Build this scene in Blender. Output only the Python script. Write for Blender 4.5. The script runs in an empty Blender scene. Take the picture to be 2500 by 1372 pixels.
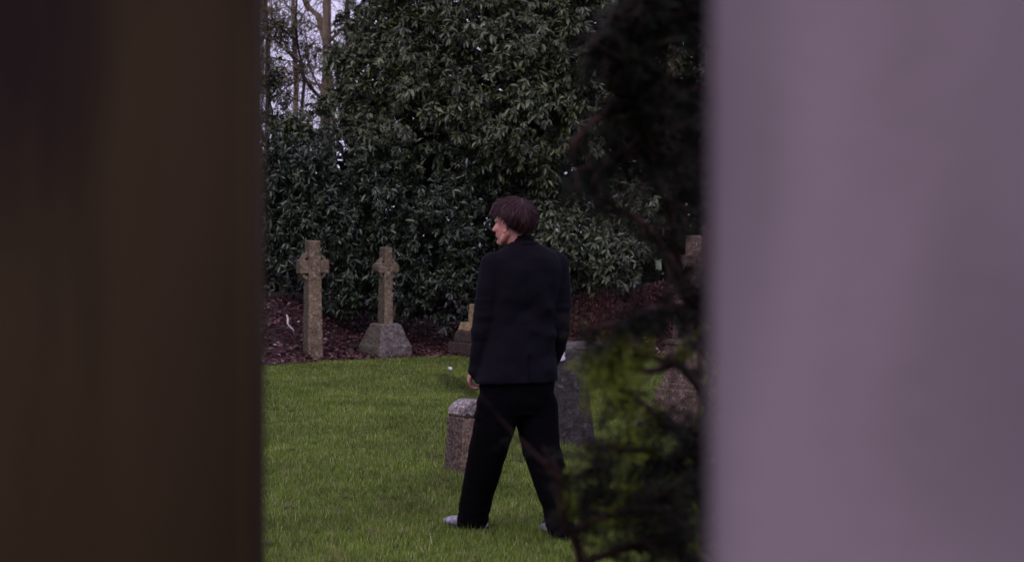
import bpy, bmesh, math, random
import numpy as np
from mathutils import Vector, Matrix, noise

random.seed(7)
rng = np.random.default_rng(7)
SC = bpy.context.scene
COL = SC.collection
R = math.radians

# ------------------------------------------------------------------ camera
F_PX, EYE, HOR = 3690.0, 1.55, 590.0
PITCH = math.atan((686.0 - HOR) / F_PX)
cam_d = bpy.data.cameras.new('camera')
cam = bpy.data.objects.new('camera', cam_d)
COL.objects.link(cam)
cam.location = (0, 0, EYE)
cam.rotation_euler = (math.pi / 2 - PITCH, 0, 0)
cam_d.sensor_width = 36.0
cam_d.lens = F_PX / 2500.0 * 36.0
cam_d.clip_start = 0.05
cam_d.clip_end = 800
cam_d.dof.use_dof = True
cam_d.dof.focus_distance = 11.0
cam_d.dof.aperture_fstop = 3.4
SC.camera = cam

# ------------------------------------------------------------------ sky, sun, exposure
SUN_EL, SUN_AZ = R(44), R(214)          # azimuth from +Y clockwise: behind the camera, to its right
w = bpy.data.worlds.new('World')
SC.world = w
w.use_nodes = True
nt = w.node_tree
bg = nt.nodes['Background']
sky = nt.nodes.new('ShaderNodeTexSky')
sky.sky_type = 'NISHITA'
sky.sun_disc = False
sky.sun_elevation = SUN_EL
sky.sun_rotation = SUN_AZ
sky.dust_density = 4.0
mixw = nt.nodes.new('ShaderNodeMix')
mixw.data_type = 'RGBA'
mixw.inputs[0].default_value = 0.80
mixw.inputs[7].default_value = (16.6, 15.2, 22.6, 1)      # pale lilac cloud cover
nt.links.new(sky.outputs[0], mixw.inputs[6])
nt.links.new(mixw.outputs[2], bg.inputs[0])
bg.inputs[1].default_value = 0.10

sl = bpy.data.lights.new('sun', 'SUN')
sl.energy = 1.8
sl.angle = R(24)
sl.color = (1.0, 0.90, 0.90)
so = bpy.data.objects.new('sun', sl)
COL.objects.link(so)
sd = Vector((math.sin(SUN_AZ) * math.cos(SUN_EL), math.cos(SUN_AZ) * math.cos(SUN_EL), math.sin(SUN_EL)))
so.rotation_euler = sd.to_track_quat('Z', 'Y').to_euler()

SC.view_settings.view_transform = 'Standard'
SC.view_settings.look = 'None'
SC.view_settings.exposure = -0.84
SC.view_settings.gamma = 1.0
SC.view_settings.use_curve_mapping = False
SC.render.engine = 'CYCLES'
SC.cycles.use_denoising = True
SC.cycles.max_bounces = 5
SC.cycles.diffuse_bounces = 3
SC.cycles.glossy_bounces = 2
SC.cycles.transmission_bounces = 2
SC.cycles.caustics_reflective = False
SC.cycles.caustics_refractive = False
SC.cycles.sample_clamp_indirect = 4.0


def P(px, py, Y):
    """point at distance Y seen at photo pixel (px, py) - used only to lay the place out"""
    u, v = (px - 1250) / F_PX, (686 - py) / F_PX
    cy, sy = math.cos(PITCH), math.sin(PITCH)
    d = Vector((u, cy + v * sy, -sy + v * cy))
    return Vector((0, 0, EYE)) + d * (Y / d.y)


# ------------------------------------------------------------------ materials
def nodes(name):
    m = bpy.data.materials.new(name)
    m.use_nodes = True
    return m, m.node_tree, m.node_tree.nodes['Principled BSDF']


def N(t, kind, **kw):
    n = t.nodes.new(kind)
    for k, v in kw.items():
        setattr(n, k, v)
    return n


def ramp(t, stops, src):
    r = N(t, 'ShaderNodeValToRGB')
    e = r.color_ramp.elements
    while len(e) < len(stops):
        e.new(0.5)
    for i, (p, c) in enumerate(stops):
        e[i].position = p
        e[i].color = (*c, 1)
    t.links.new(src, r.inputs[0])
    return r


def noise_tex(t, scale, detail=4, rough=0.6, vec=None, stretch=None):
    tc = N(t, 'ShaderNodeTexCoord')
    out = vec or tc.outputs['Object']
    if stretch:
        mp = N(t, 'ShaderNodeMapping')
        mp.inputs['Scale'].default_value = stretch
        t.links.new(out, mp.inputs[0])
        out = mp.outputs[0]
    n = N(t, 'ShaderNodeTexNoise')
    n.inputs['Scale'].default_value = scale
    n.inputs['Detail'].default_value = detail
    n.inputs['Roughness'].default_value = rough
    t.links.new(out, n.inputs['Vector'])
    return n.outputs['Fac']


def mix(t, fac, a, b, mode='MIX'):
    m = N(t, 'ShaderNodeMix', data_type='RGBA', blend_type=mode)
    for s, v in ((0, fac), (6, a), (7, b)):
        if isinstance(v, (int, float)):
            m.inputs[s].default_value = v
        elif isinstance(v, tuple):
            m.inputs[s].default_value = (*v, 1)
        else:
            t.links.new(v, m.inputs[s])
    return m.outputs[2]


def bump(t, b, src, strength, dist):
    n = N(t, 'ShaderNodeBump')
    n.inputs['Strength'].default_value = strength
    n.inputs['Distance'].default_value = dist
    t.links.new(src, n.inputs['Height'])
    t.links.new(n.outputs[0], b.inputs['Normal'])


def leaf_mat(name, stops, rough=0.4, trans=0.0, spec=0.5):
    m, t, b = nodes(name)
    g = N(t, 'ShaderNodeNewGeometry')
    oi = N(t, 'ShaderNodeObjectInfo')
    ad = N(t, 'ShaderNodeMath', operation='ADD')
    t.links.new(g.outputs['Random Per Island'], ad.inputs[0])
    t.links.new(oi.outputs['Random'], ad.inputs[1])
    fr = N(t, 'ShaderNodeMath', operation='FRACT')
    t.links.new(ad.outputs[0], fr.inputs[0])
    c = ramp(t, stops, fr.outputs[0])
    t.links.new(c.outputs[0], b.inputs['Base Color'])
    b.inputs['Roughness'].default_value = rough
    b.inputs['Specular IOR Level'].default_value = spec
    if trans:
        tr = N(t, 'ShaderNodeBsdfTranslucent')
        t.links.new(c.outputs[0], tr.inputs[0])
        ms = N(t, 'ShaderNodeMixShader')
        ms.inputs[0].default_value = trans
        t.links.new(b.outputs[0], ms.inputs[1])
        t.links.new(tr.outputs[0], ms.inputs[2])
        t.links.new(ms.outputs[0], t.nodes['Material Output'].inputs[0])
    return m


def stone_mat(name, base, dark, lichen, scale=9, lich=0.56, speck=60, bs=0.6, moss_shade=None):
    m, t, b = nodes(name)
    n1 = noise_tex(t, scale, 6, 0.65)
    n2 = noise_tex(t, speck, 3, 0.7)
    n3 = noise_tex(t, scale * 2.3, 5, 0.75)
    c = ramp(t, [(0.36, dark), (0.62, base)], n1).outputs[0]
    lm = ramp(t, [(lich, (0, 0, 0)), (lich + 0.07, (1, 1, 1))], n3).outputs[0]
    c = mix(t, lm, c, lichen)
    sp = ramp(t, [(0.35, (0.45, 0.42, 0.42)), (0.62, (1.25, 1.22, 1.2))], n2).outputs[0]
    c = mix(t, 1.0, c, sp, 'MULTIPLY')
    if moss_shade:                       # shade painted into the colour of one side, in a mossy tone
        tcn = N(t, 'ShaderNodeTexCoord'); sx = N(t, 'ShaderNodeSeparateXYZ')
        t.links.new(tcn.outputs['Normal'], sx.inputs[0])
        ad0 = N(t, 'ShaderNodeMath', operation='MULTIPLY_ADD')
        t.links.new(n3, ad0.inputs[0]); ad0.inputs[1].default_value = -1.1
        t.links.new(sx.outputs[0], ad0.inputs[2])
        mk = ramp(t, [(.0, (1, 1, 1)), (.01, (0, 0, 0))], ad0.outputs[0])
        ad1 = N(t, 'ShaderNodeMath', operation='MULTIPLY_ADD')
        t.links.new(ad0.outputs[0], ad1.inputs[0]); ad1.inputs[1].default_value = .5; ad1.inputs[2].default_value = .95
        mk = ramp(t, [(.22, (1, 1, 1)), (.55, (0, 0, 0))], ad1.outputs[0])
        c = mix(t, mk.outputs[0], c, mix(t, ramp(t, [(.42, (0, 0, 0)), (.60, (1, 1, 1))], n2).outputs[0], tuple(v * .45 for v in moss_shade), tuple(v * 1.9 for v in moss_shade)))
    t.links.new(c, b.inputs['Base Color'])
    b.inputs['Roughness'].default_value = 0.85
    b.inputs['Specular IOR Level'].default_value = .3
    ad = N(t, 'ShaderNodeMath', operation='ADD')
    t.links.new(n2, ad.inputs[0]); t.links.new(n3, ad.inputs[1])
    bump(t, b, ad.outputs[0], bs, 0.012)
    return m


def plain(name, col, rough=0.7, var=0.25, scale=30, bs=0.0, bd=0.002, stretch=None, sheen=0.0):
    m, t, b = nodes(name)
    n = noise_tex(t, scale, 4, 0.6, stretch=stretch)
    lo = tuple(c * (1 - var) for c in col); hi = tuple(c * (1 + var) for c in col)
    t.links.new(ramp(t, [(0.3, lo), (0.7, hi)], n).outputs[0], b.inputs['Base Color'])
    b.inputs['Roughness'].default_value = rough
    if bs:
        bump(t, b, n, bs, bd)
    if sheen:
        b.inputs['Sheen Weight'].default_value = sheen
        b.inputs['Sheen Roughness'].default_value = 0.5
        b.inputs['Sheen Tint'].default_value = (0.6, 0.5, 0.75, 1)
    return m


M = {}
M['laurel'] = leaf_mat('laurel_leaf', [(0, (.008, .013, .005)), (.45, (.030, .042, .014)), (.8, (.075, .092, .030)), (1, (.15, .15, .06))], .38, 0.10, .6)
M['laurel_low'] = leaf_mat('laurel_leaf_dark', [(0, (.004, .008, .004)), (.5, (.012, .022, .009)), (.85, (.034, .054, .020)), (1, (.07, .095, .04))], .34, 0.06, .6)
M['laurel_pale'] = leaf_mat('laurel_leaf_pale', [(0, (.018, .026, .013)), (.4, (.06, .078, .036)), (1, (.19, .21, .12))], .40, 0.12)
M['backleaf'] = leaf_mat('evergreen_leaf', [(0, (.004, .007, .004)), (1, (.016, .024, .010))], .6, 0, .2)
M['grass'] = leaf_mat('grass_blade', [(0, (.065, .105, .014)), (.45, (.135, .200, .024)), (.82, (.19, .26, .040)), (.92, (.30, .29, .10)), (1, (.46, .43, .26))], .6, 0.3, .2)
def patchy(m, sc, lo, hi, dry):
    """blades vary by where they grow: lush, worn and dry patches"""
    t = m.node_tree; b = t.nodes['Principled BSDF']
    src = b.inputs['Base Color'].links[0].from_socket
    g = N(t, 'ShaderNodeNewGeometry')
    n1 = noise_tex(t, sc, 5, .65, vec=g.outputs['Position'])
    n2 = noise_tex(t, sc * 7, 4, .7, vec=g.outputs['Position'])
    c = mix(t, 1.0, src, ramp(t, [(.32, (lo,) * 3), (.68, (hi,) * 3)], n1).outputs[0], 'MULTIPLY')
    k = ramp(t, [(.54, (0, 0, 0)), (.68, (.75, .75, .75))], n2).outputs[0]
    c = mix(t, k, c, dry)
    k2 = ramp(t, [(.30, (1, 1, 1)), (.40, (0, 0, 0))], n2).outputs[0]
    c = mix(t, k2, c, (.040, .060, .010))
    for l in list(src.links):
        if l.to_node != c.node and l.to_node.type != 'MIX':
            t.links.new(c, l.to_socket)


patchy(M['grass'], .9, .66, 1.35, (.23, .21, .085))
M['litter'] = leaf_mat('dead_leaf', [(0, (.022, .006, .007)), (.4, (.055, .015, .017)), (.8, (.10, .030, .030)), (.94, (.20, .09, .08)), (1, (.42, .33, .31))], .55, .05)
M['bracken'] = leaf_mat('brown_bush_leaf', [(0, (.06, .018, .016)), (.5, (.15, .05, .045)), (.9, (.24, .10, .085)), (1, (.42, .28, .23))], .6, .1)
M['yew'] = leaf_mat('yew_needle', [(0, (.003, .005, .0035)), (.7, (.006, .010, .005)), (1, (.014, .022, .008))], .7, 0.05, .08)
M['lime'] = leaf_mat('lime_yew_needle', [(0, (.075, .105, .012)), (.5, (.16, .20, .018)), (1, (.30, .34, .04))], .6, 0.35, .2)
M['ivy'] = leaf_mat('olive_twig_leaf', [(0, (.10, .085, .03)), (1, (.22, .19, .08))], .6, 0.2)
M['bark_dark'] = plain('dark_bark', (.028, .020, .017), .9, .5, 25, .8, .01, (1, 1, .25))
M['bark_tan'] = plain('tan_bark', (.17, .125, .085), .9, .45, 14, .8, .02, (1, 1, .3))
M['bark_red'] = plain('reddish_yew_bark', (.042, .014, .011), .95, .6, 40, .8, .006, (1, 1, .25))
M['twig'] = plain('twig_bark', (.21, .16, .095), .9, .35, 5)
M['twig_pale'] = plain('bleached_stick', (.60, .50, .50), .7, .1, 30)
M['stone_a'] = stone_mat('moss_shaded_sandstone', (.28, .205, .125), (.12, .088, .06), (.36, .33, .25), 7, .56, 50, .9, (.052, .043, .027))  # mossy side colour, with the left face's shade painted in
M['stone_b'] = stone_mat('lichened_granite', (.20, .165, .150), (.085, .068, .062), (.30, .27, .26), 14, .55, 45, 1.0, (.060, .052, .036))
M['stone_c'] = stone_mat('speckled_headstone', (.28, .20, .135), (.16, .11, .075), (.36, .32, .28), 9, .60, 55, .9, (.062, .043, .036))  # dark side colour paints the shade of the left face
M['stone_g'] = stone_mat('dark_grey_granite', (.042, .038, .040), (.022, .020, .021), (.085, .078, .080), 9, .58, 30, .6)
M['stone_p'] = stone_mat('pale_lilac_stone', (.62, .58, .70), (.35, .32, .40), (.75, .72, .85), 20, .5, 60)
M['stone_d'] = stone_mat('dark_brown_stone', (.060, .040, .034), (.030, .020, .018), (.10, .075, .05), 10, .6, 50)
M['stone_y'] = stone_mat('yellow_sandstone', (.30, .22, .12), (.17, .13, .08), (.36, .30, .20), 10, .6, 50)


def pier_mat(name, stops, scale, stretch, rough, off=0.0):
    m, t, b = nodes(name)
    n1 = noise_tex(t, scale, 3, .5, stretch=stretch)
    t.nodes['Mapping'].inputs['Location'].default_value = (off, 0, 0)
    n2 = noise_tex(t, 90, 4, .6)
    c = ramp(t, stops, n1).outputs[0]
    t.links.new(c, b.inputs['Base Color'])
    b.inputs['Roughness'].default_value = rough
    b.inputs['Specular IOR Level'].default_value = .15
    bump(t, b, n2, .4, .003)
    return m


PO = 2.0  # noise offset darkens the pillar's lower right: shading put into its colour
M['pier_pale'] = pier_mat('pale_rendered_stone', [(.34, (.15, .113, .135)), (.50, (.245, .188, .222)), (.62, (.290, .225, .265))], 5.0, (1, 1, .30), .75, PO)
M['pier_dark'] = pier_mat('dark_brown_timber', [(.36, (.007, .0018, .0014)), (.50, (.031, .0180, .0064)), (.66, (.039, .0225, .0105))], 2.6, (1.8, 1, .30), .8, .378)


# ------------------------------------------------------------------ object helpers
def tag(o, label=None, cat=None, group=None, kind=None):
    for k, v in (('label', label), ('category', cat), ('group', group), ('kind', kind)):
        if v:
            o[k] = v
    return o


def empty(name, loc, label, cat, group=None, rz=0.0):
    o = bpy.data.objects.new(name, None)
    COL.objects.link(o)
    o.location = loc
    o.rotation_euler = (0, 0, rz)
    o.empty_display_size = .2
    return tag(o, label, cat, group)


def link(name, me, m, parent=None, smooth=True, world=True):
    if m is not None and not me.materials:
        me.materials.append(m)
    if smooth:
        me.polygons.foreach_set('use_smooth', np.ones(len(me.polygons), dtype=bool))
    o = bpy.data.objects.new(name, me)
    COL.objects.link(o)
    if parent:
        o.parent = parent
        if world:                      # mesh made in world coordinates
            mw, top = Matrix(), parent
            while top:
                mw = top.matrix_parent_inverse @ top.matrix_basis @ mw if top.parent else top.matrix_basis @ mw
                top = top.parent
            o.matrix_parent_inverse = mw.inverted()
    return o


def np_mesh(name, V, Fc):
    """V (n,3), Fc (m,k) all faces with k corners"""
    me = bpy.data.meshes.new(name)
    V = np.asarray(V, dtype=np.float32); Fc = np.asarray(Fc, dtype=np.int32)
    k = Fc.shape[1]
    me.vertices.add(len(V)); me.vertices.foreach_set('co', V.ravel())
    me.loops.add(Fc.size); me.loops.foreach_set('vertex_index', Fc.ravel())
    me.polygons.add(len(Fc))
    me.polygons.foreach_set('loop_start', np.arange(0, Fc.size, k, dtype=np.int32))
    me.update(calc_edges=True)
    return me


def bm_mesh(name, bm):
    me = bpy.data.meshes.new(name)
    bm.to_mesh(me); bm.free()
    return me


def ell(bm, c, r, rot=None, seg=20):
    mt = Matrix.Translation(c) @ (rot.to_4x4() if rot else Matrix()) @ Matrix.Diagonal((*r, 1))
    bmesh.ops.create_uvsphere(bm, u_segments=seg, v_segments=seg // 2 + 2, radius=1, matrix=mt)


def limb(bm, pts, rad, seg=14):
    """closed overlapping cone pieces with ball joints"""
    for i, (p, r) in enumerate(zip(pts, rad)):
        bmesh.ops.create_uvsphere(bm, u_segments=seg, v_segments=10, radius=r, matrix=Matrix.Translation(p))
        if i:
            q = pts[i - 1]; d = Vector(p) - Vector(q)
            if d.length < 1e-5:
                continue
            mt = Matrix.Translation((Vector(p) + Vector(q)) / 2) @ d.to_track_quat('Z', 'Y').to_matrix().to_4x4()
            bmesh.ops.create_cone(bm, cap_ends=True, segments=seg, radius1=rad[i - 1], radius2=r, depth=d.length, matrix=mt)


def loft(bm, rings, n=32, e=2.4):
    """rings: (centre, right vec * half width, forward vec * half depth)"""
    vs = []
    for c, a, b in rings:
        row = []
        for k in range(n):
            t = 2 * math.pi * k / n
            cc, ss = math.cos(t), math.sin(t)
            row.append(bm.verts.new(c + a * (math.copysign(abs(cc) ** (2 / e), cc)) + b * (math.copysign(abs(ss) ** (2 / e), ss))))
        vs.append(row)
    for i in range(len(vs) - 1):
        for k in range(n):
            bm.faces.new((vs[i][k], vs[i][(k + 1) % n], vs[i + 1][(k + 1) % n], vs[i + 1][k]))
    bm.faces.new(list(reversed(vs[0]))); bm.faces.new(vs[-1])


def remeshed(name, bm, voxel, smooth=4, fac=.5):
    bmesh.ops.recalc_face_normals(bm, faces=bm.faces)
    me = bm_mesh(name + '_src', bm)
    o = bpy.data.objects.new(name + '_src', me)
    COL.objects.link(o)
    md = o.modifiers.new('r', 'REMESH'); md.mode = 'VOXEL'; md.voxel_size = voxel
    if smooth:
        s = o.modifiers.new('s', 'SMOOTH'); s.iterations = smooth; s.factor = fac
    dg = bpy.context.evaluated_depsgraph_get()
    out = bpy.data.meshes.new_from_object(o.evaluated_get(dg))
    out.name = name
    bpy.data.objects.remove(o); bpy.data.meshes.remove(me)
    return out


def displace(me, fn):
    n = len(me.vertices)
    co = np.empty(n * 3, np.float32); me.vertices.foreach_get('co', co)
    no = np.empty(n * 3, np.float32); me.vertices.foreach_get('normal', no)
    co = co.reshape(-1, 3); no = no.reshape(-1, 3)
    d = np.array([fn(Vector(c), Vector(m)) for c, m in zip(co.tolist(), no.tolist())], np.float32)
    co += no * d[:, None]
    me.vertices.foreach_set('co', co.ravel()); me.update()
    return me


def tube(bm, pts, rads, seg=7):
    """one open tube along a path, tapered, ends closed"""
    prev = None
    n = len(pts)
    for i in range(n):
        a = Vector(pts[max(i - 1, 0)]); b = Vector(pts[min(i + 1, n - 1)])
        q = (b - a).to_track_quat('Z', 'Y')
        row = [bm.verts.new(Vector(pts[i]) + q @ Vector((math.cos(2 * math.pi * k / seg) * rads[i], math.sin(2 * math.pi * k / seg) * rads[i], 0))) for k in range(seg)]
        if prev:
            off = min(range(seg), key=lambda s: (row[s].co - prev[0].co).length)
            row = row[off:] + row[:off]
            for k in range(seg):
                bm.faces.new((prev[k], prev[(k + 1) % seg], row[(k + 1) % seg], row[k]))
        else:
            bm.faces.new(list(reversed(row)))
        prev = row
    bm.faces.new(prev)


def wavy(pts, rads, step=.12, amp=.02, seed=0):
    """resample a coarse polyline into an irregular organic path"""
    pts = [Vector(p) for p in pts]
    P2, R2 = [], []
    for i in range(len(pts) - 1):
        p0 = pts[max(i - 1, 0)]; p1 = pts[i]; p2 = pts[i + 1]; p3 = pts[min(i + 2, len(pts) - 1)]
        k = max(2, int((p2 - p1).length / step))
        for j in range(k):
            t = j / k
            q = .5 * ((2 * p1) + (p2 - p0) * t + (2 * p0 - 5 * p1 + 4 * p2 - p3) * t * t + (3 * p1 - p0 - 3 * p2 + p3) * t ** 3)
            q += Vector(noise.noise_vector(q * (1.0 / max(step * 3, .05)) + Vector((seed, 0, 0)))) * amp
            P2.append(q); R2.append(rads[i] * (1 - t) + rads[i + 1] * t)
    P2.append(pts[-1]); R2.append(rads[-1])
    return P2, R2


# unit leaf: along +Y, length 1, half width .5 ; folded a little on the midrib
LEAF_V = np.array([[0, 0, 0], [-.40, .28, .07], [0, .30, -.03], [.40, .28, .07], [-.42, .62, .04], [0, .64, -.05], [.42, .62, .04], [0, 1.0, -.16]], np.float32)
LEAF_F = np.array([[0, 2, 1], [0, 3, 2], [1, 2, 4], [2, 5, 4], [2, 3, 5], [3, 6, 5], [4, 5, 7], [5, 6, 7]], np.int32)
QUAD_V = np.array([[0, 0, 0], [-.45, .45, .08], [.45, .5, .06], [0, 1.0, -.05]], np.float32)
QUAD_F = np.array([[0, 2, 1], [1, 2, 3]], np.int32)


def frames(d, up):
    """orthonormal frames: y = d, z near up"""
    d = d / np.linalg.norm(d, axis=1, keepdims=True)
    x = np.cross(d, up); x /= np.linalg.norm(x, axis=1, keepdims=True) + 1e-9
    z = np.cross(x, d)
    return x, d, z


def leaves_mesh(name, pos, d, up, L, W, uv=LEAF_V, uf=LEAF_F):
    x, y, z = frames(d, up)
    n = len(pos)
    V = (pos[:, None, :] + x[:, None, :] * (uv[None, :, 0:1] * W[:, None, None]) + y[:, None, :] * (uv[None, :, 1:2] * L[:, None, None])
         + z[:, None, :] * (uv[None, :, 2:3] * L[:, None, None]))
    Fc = uf[None] + (np.arange(n) * len(uv))[:, None, None]
    return np_mesh(name, V.reshape(-1, 3), Fc.reshape(-1, uf.shape[1]))


UNIT_LEAF = {}


def leaf_objects(parent, mat, pos, d, up, L, W):
    if mat.name not in UNIT_LEAF:
        me = np_mesh('leaf', LEAF_V, LEAF_F); me.materials.append(mat)
        me.polygons.foreach_set('use_smooth', np.ones(len(me.polygons), dtype=bool))
        UNIT_LEAF[mat.name] = me
    me = UNIT_LEAF[mat.name]
    x, y, z = frames(d, up)
    inv = parent.matrix_basis.inverted()
    for i in range(len(pos)):
        o = bpy.data.objects.new('leaf', me)
        COL.objects.link(o)
        o.parent = parent
        mt = Matrix(((x[i][0] * W[i], y[i][0] * L[i], z[i][0] * L[i], pos[i][0]), (x[i][1] * W[i], y[i][1] * L[i], z[i][1] * L[i], pos[i][1]),
                     (x[i][2] * W[i], y[i][2] * L[i], z[i][2] * L[i], pos[i][2]), (0, 0, 0, 1)))
        o.matrix_basis = inv @ mt


# ------------------------------------------------------------------ setting: lawn, soil bed
def edge_y(x):
    return float(np.interp(x, [-8, -3.6, -3.0, -2.4, -1.9, -.55, 2, 9], [17.6, 18.2, 18.65, 19.5, 20.0, 20.5, 20.7, 20.7])) + .12 * noise.noise(Vector((x * 2.2, 0, 3)))


def ground_z(x, y):
    e = edge_y(x)
    t = min(max((y - e) / 3.2, 0), 1)
    s = t * t * (3 - 2 * t)
    h = float(np.interp(x, [-6, -3.2, -2.2, -1.2, .6, 1.4, 3], [.75, .70, .36, .22, .3, .75, .8]))
    return s * h + .018 * noise.noise(Vector((x * .8, y * .8, 0)))


def sheet(name, xs, ys, zf, m):
    V = [(x, y, zf(x, y)) for y in ys for x in xs]
    nx = len(xs)
    Fc = [(j * nx + i, j * nx + i + 1, (j + 1) * nx + i + 1, (j + 1) * nx + i) for j in range(len(ys) - 1) for i in range(nx - 1)]
    return tag(link(name, np_mesh(name, V, Fc), m), kind='structure')


def lawn_mat():
    m, t, b = nodes('mown_turf')
    n1 = noise_tex(t, 1.3, 5, .6); n2 = noise_tex(t, 14, 6, .75); n3 = noise_tex(t, 60, 3, .8)
    c = ramp(t, [(.3, (.060, .080, .014)), (.6, (.105, .135, .022)), (.8, (.14, .15, .045))], n1).outputs[0]
    c2 = ramp(t, [(.35, (.45, .42, .40)), (.6, (1.1, 1.1, 1.0))], n2).outputs[0]
    c = mix(t, 1.0, c, c2, 'MULTIPLY')
    c3 = ramp(t, [(.62, (0, 0, 0)), (.70, (1, 1, 1))], n2).outputs[0]
    c = mix(t, mix(t, 1.0, c3, .35 if False else (.4, .4, .4), 'MULTIPLY'), c, (.10, .075, .04))
    t.links.new(c, b.inputs['Base Color'])
    b.inputs['Roughness'].default_value = .9
    bump(t, b, n3, 1.0, .03)
    return m


def soil_mat():
    m, t, b = nodes('leafy_soil')
    n1 = noise_tex(t, 22, 5, .75)
    c = ramp(t, [(.35, (.014, .007, .007)), (.55, (.045, .016, .016)), (.7, (.085, .035, .032))], n1).outputs[0]
    t.links.new(c, b.inputs['Base Color'])
    b.inputs['Roughness'].default_value = .9
    bump(t, b, n1, 1.0, .05)
    return m


sheet('ground', [-400, -60, -12, 12, 60, 400], [-400, -60, 0, 60, 400, 700], lambda x, y: -.12, plain('distant_turf', (.05, .075, .02), .95, .4, .5))
sheet('lawn', np.linspace(-12, 12, 97), np.concatenate([np.linspace(-8, 16, 60), np.linspace(16.2, 21.2, 40)]), lambda x, y: ground_z(x, y) if y <= edge_y(x) + .15 else ground_z(x, y) - .06, lawn_mat())
sheet('soil_bed', np.linspace(-12, 12, 193), np.linspace(17.4, 36, 100), lambda x, y: ground_z(x, y) + (.02 + .07 * noise.noise(Vector((x * 3, y * 3, 5))) ** 2 if y > edge_y(x) else -.05 - .1 * (edge_y(x) - y)), soil_mat())


# grass blades (uncountable)
def scatter_grass():
    out_p, out_h = [], []
    n = 420000
    Y = 6.4 + (21 - 6.4) * rng.random(n * 2) ** 1.25
    X = (rng.random(n * 2) - .5) * 2
    xl = -.19 * Y - .3; xr = .16 * Y + .3
    X = (X + 1) / 2 * (xr - xl) + xl
    ed = np.interp(X, [-8, -3.6, -3.0, -2.4, -1.9, -.55, 2, 9], [17.6, 18.2, 18.65, 19.5, 20.0, 20.5, 20.7, 20.7])
    keep = Y < ed + .06 + .1 * rng.standard_normal(len(Y))
    X, Y = X[keep], Y[keep]
    # clumping
    cl = .5 + .5 * np.sin(X * 5.1 + np.sin(Y * 3.7) * 2) * np.sin(Y * 4.3 + np.cos(X * 2.9) * 2)
    cl2 = .5 + .5 * np.sin(X * 13 + np.sin(Y * 9) * 2) * np.sin(Y * 11 + np.cos(X * 10) * 2)
    keep = rng.random(len(X)) < .45 + .35 * cl + .2 * cl2
    X, Y, cl, cl2 = X[keep][:n], Y[keep][:n], cl[keep][:n], cl2[keep][:n]
    k = len(X)
    h = (.020 + .022 * cl * rng.random(k) + .018 * cl2 * rng.random(k)) * (1 + .3 * rng.random(k))
    tall = rng.random(k) < .012
    h[tall] *= 1.7
    az = rng.random(k) * 2 * np.pi
    lean = .25 + .7 * rng.random(k)
    wd = .0016 + .0016 * rng.random(k)
    wd *= np.clip(Y / 9, 1, 1.9)
    z0 = np.array([0.018 * noise.noise(Vector((x * .8, y * .8, 0))) for x, y in zip((X * 1).tolist(), Y.tolist())]) - .002
    bx, by = np.cos(az + 1.57), np.sin(az + 1.57)
    dx, dy = np.cos(az) * h * lean, np.sin(az) * h * lean
    V = np.zeros((k, 3, 3), np.float32)
    V[:, 0] = np.stack([X - bx * wd, Y - by * wd, z0], 1)
    V[:, 1] = np.stack([X + bx * wd, Y + by * wd, z0], 1)
    V[:, 2] = np.stack([X + dx, Y + dy, z0 + h], 1)
    me = np_mesh('grass', V.reshape(-1, 3), np.arange(k * 3).reshape(-1, 3))
    tag(link('grass', me, M['grass'], smooth=False), 'short green grass covering the whole churchyard lawn', 'grass', kind='stuff')


scatter_grass()


def scatter_litter(n, name, label, mat, xr, fy, size, zoff=0.0, flat=.6):
    X = rng.uniform(xr[0], xr[1], n)
    E = np.array([edge_y(x) for x in X])
    Y = fy(X, E)
    Z = np.array([ground_z(x, y) + .02 + .07 * noise.noise(Vector((x * 3, y * 3, 5))) ** 2 if y > e else ground_z(x, y) + .012 for x, y, e in zip(X, Y, E)])
    pos = np.stack([X, Y, Z + zoff * rng.random(n)], 1)
    az = rng.random(n) * 6.283
    d = np.stack([np.cos(az), np.sin(az), (rng.random(n) - .3) * flat], 1)
    up = np.stack([rng.standard_normal(n) * flat, rng.standard_normal(n) * flat, np.ones(n)], 1)
    L = size * (.5 + rng.random(n)); W = L * (.45 + .4 * rng.random(n))
    me = leaves_mesh(name, pos, d, up, L, W, QUAD_V, QUAD_F)
    return tag(link(name, me, mat, smooth=False), label, 'leaves', kind='stuff')


scatter_litter(26000, 'leaf_litter', 'reddish brown fallen leaves heaped under the laurel hedge behind the lawn', M['litter'], (-5.6, 5.0),
               lambda X, E: E - .12 - .5 * rng.random(len(X)) ** 9 + 3.2 * rng.random(len(X)) ** 1.2, .055, .04)
scatter_litter(420, 'fallen_leaves', 'a few brown fallen leaves dotted over the open lawn', M['litter'], (-3.2, 2.8),
               lambda X, E: 7 + (E - 7) * rng.random(len(X)) ** .8, .035, .01)


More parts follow.
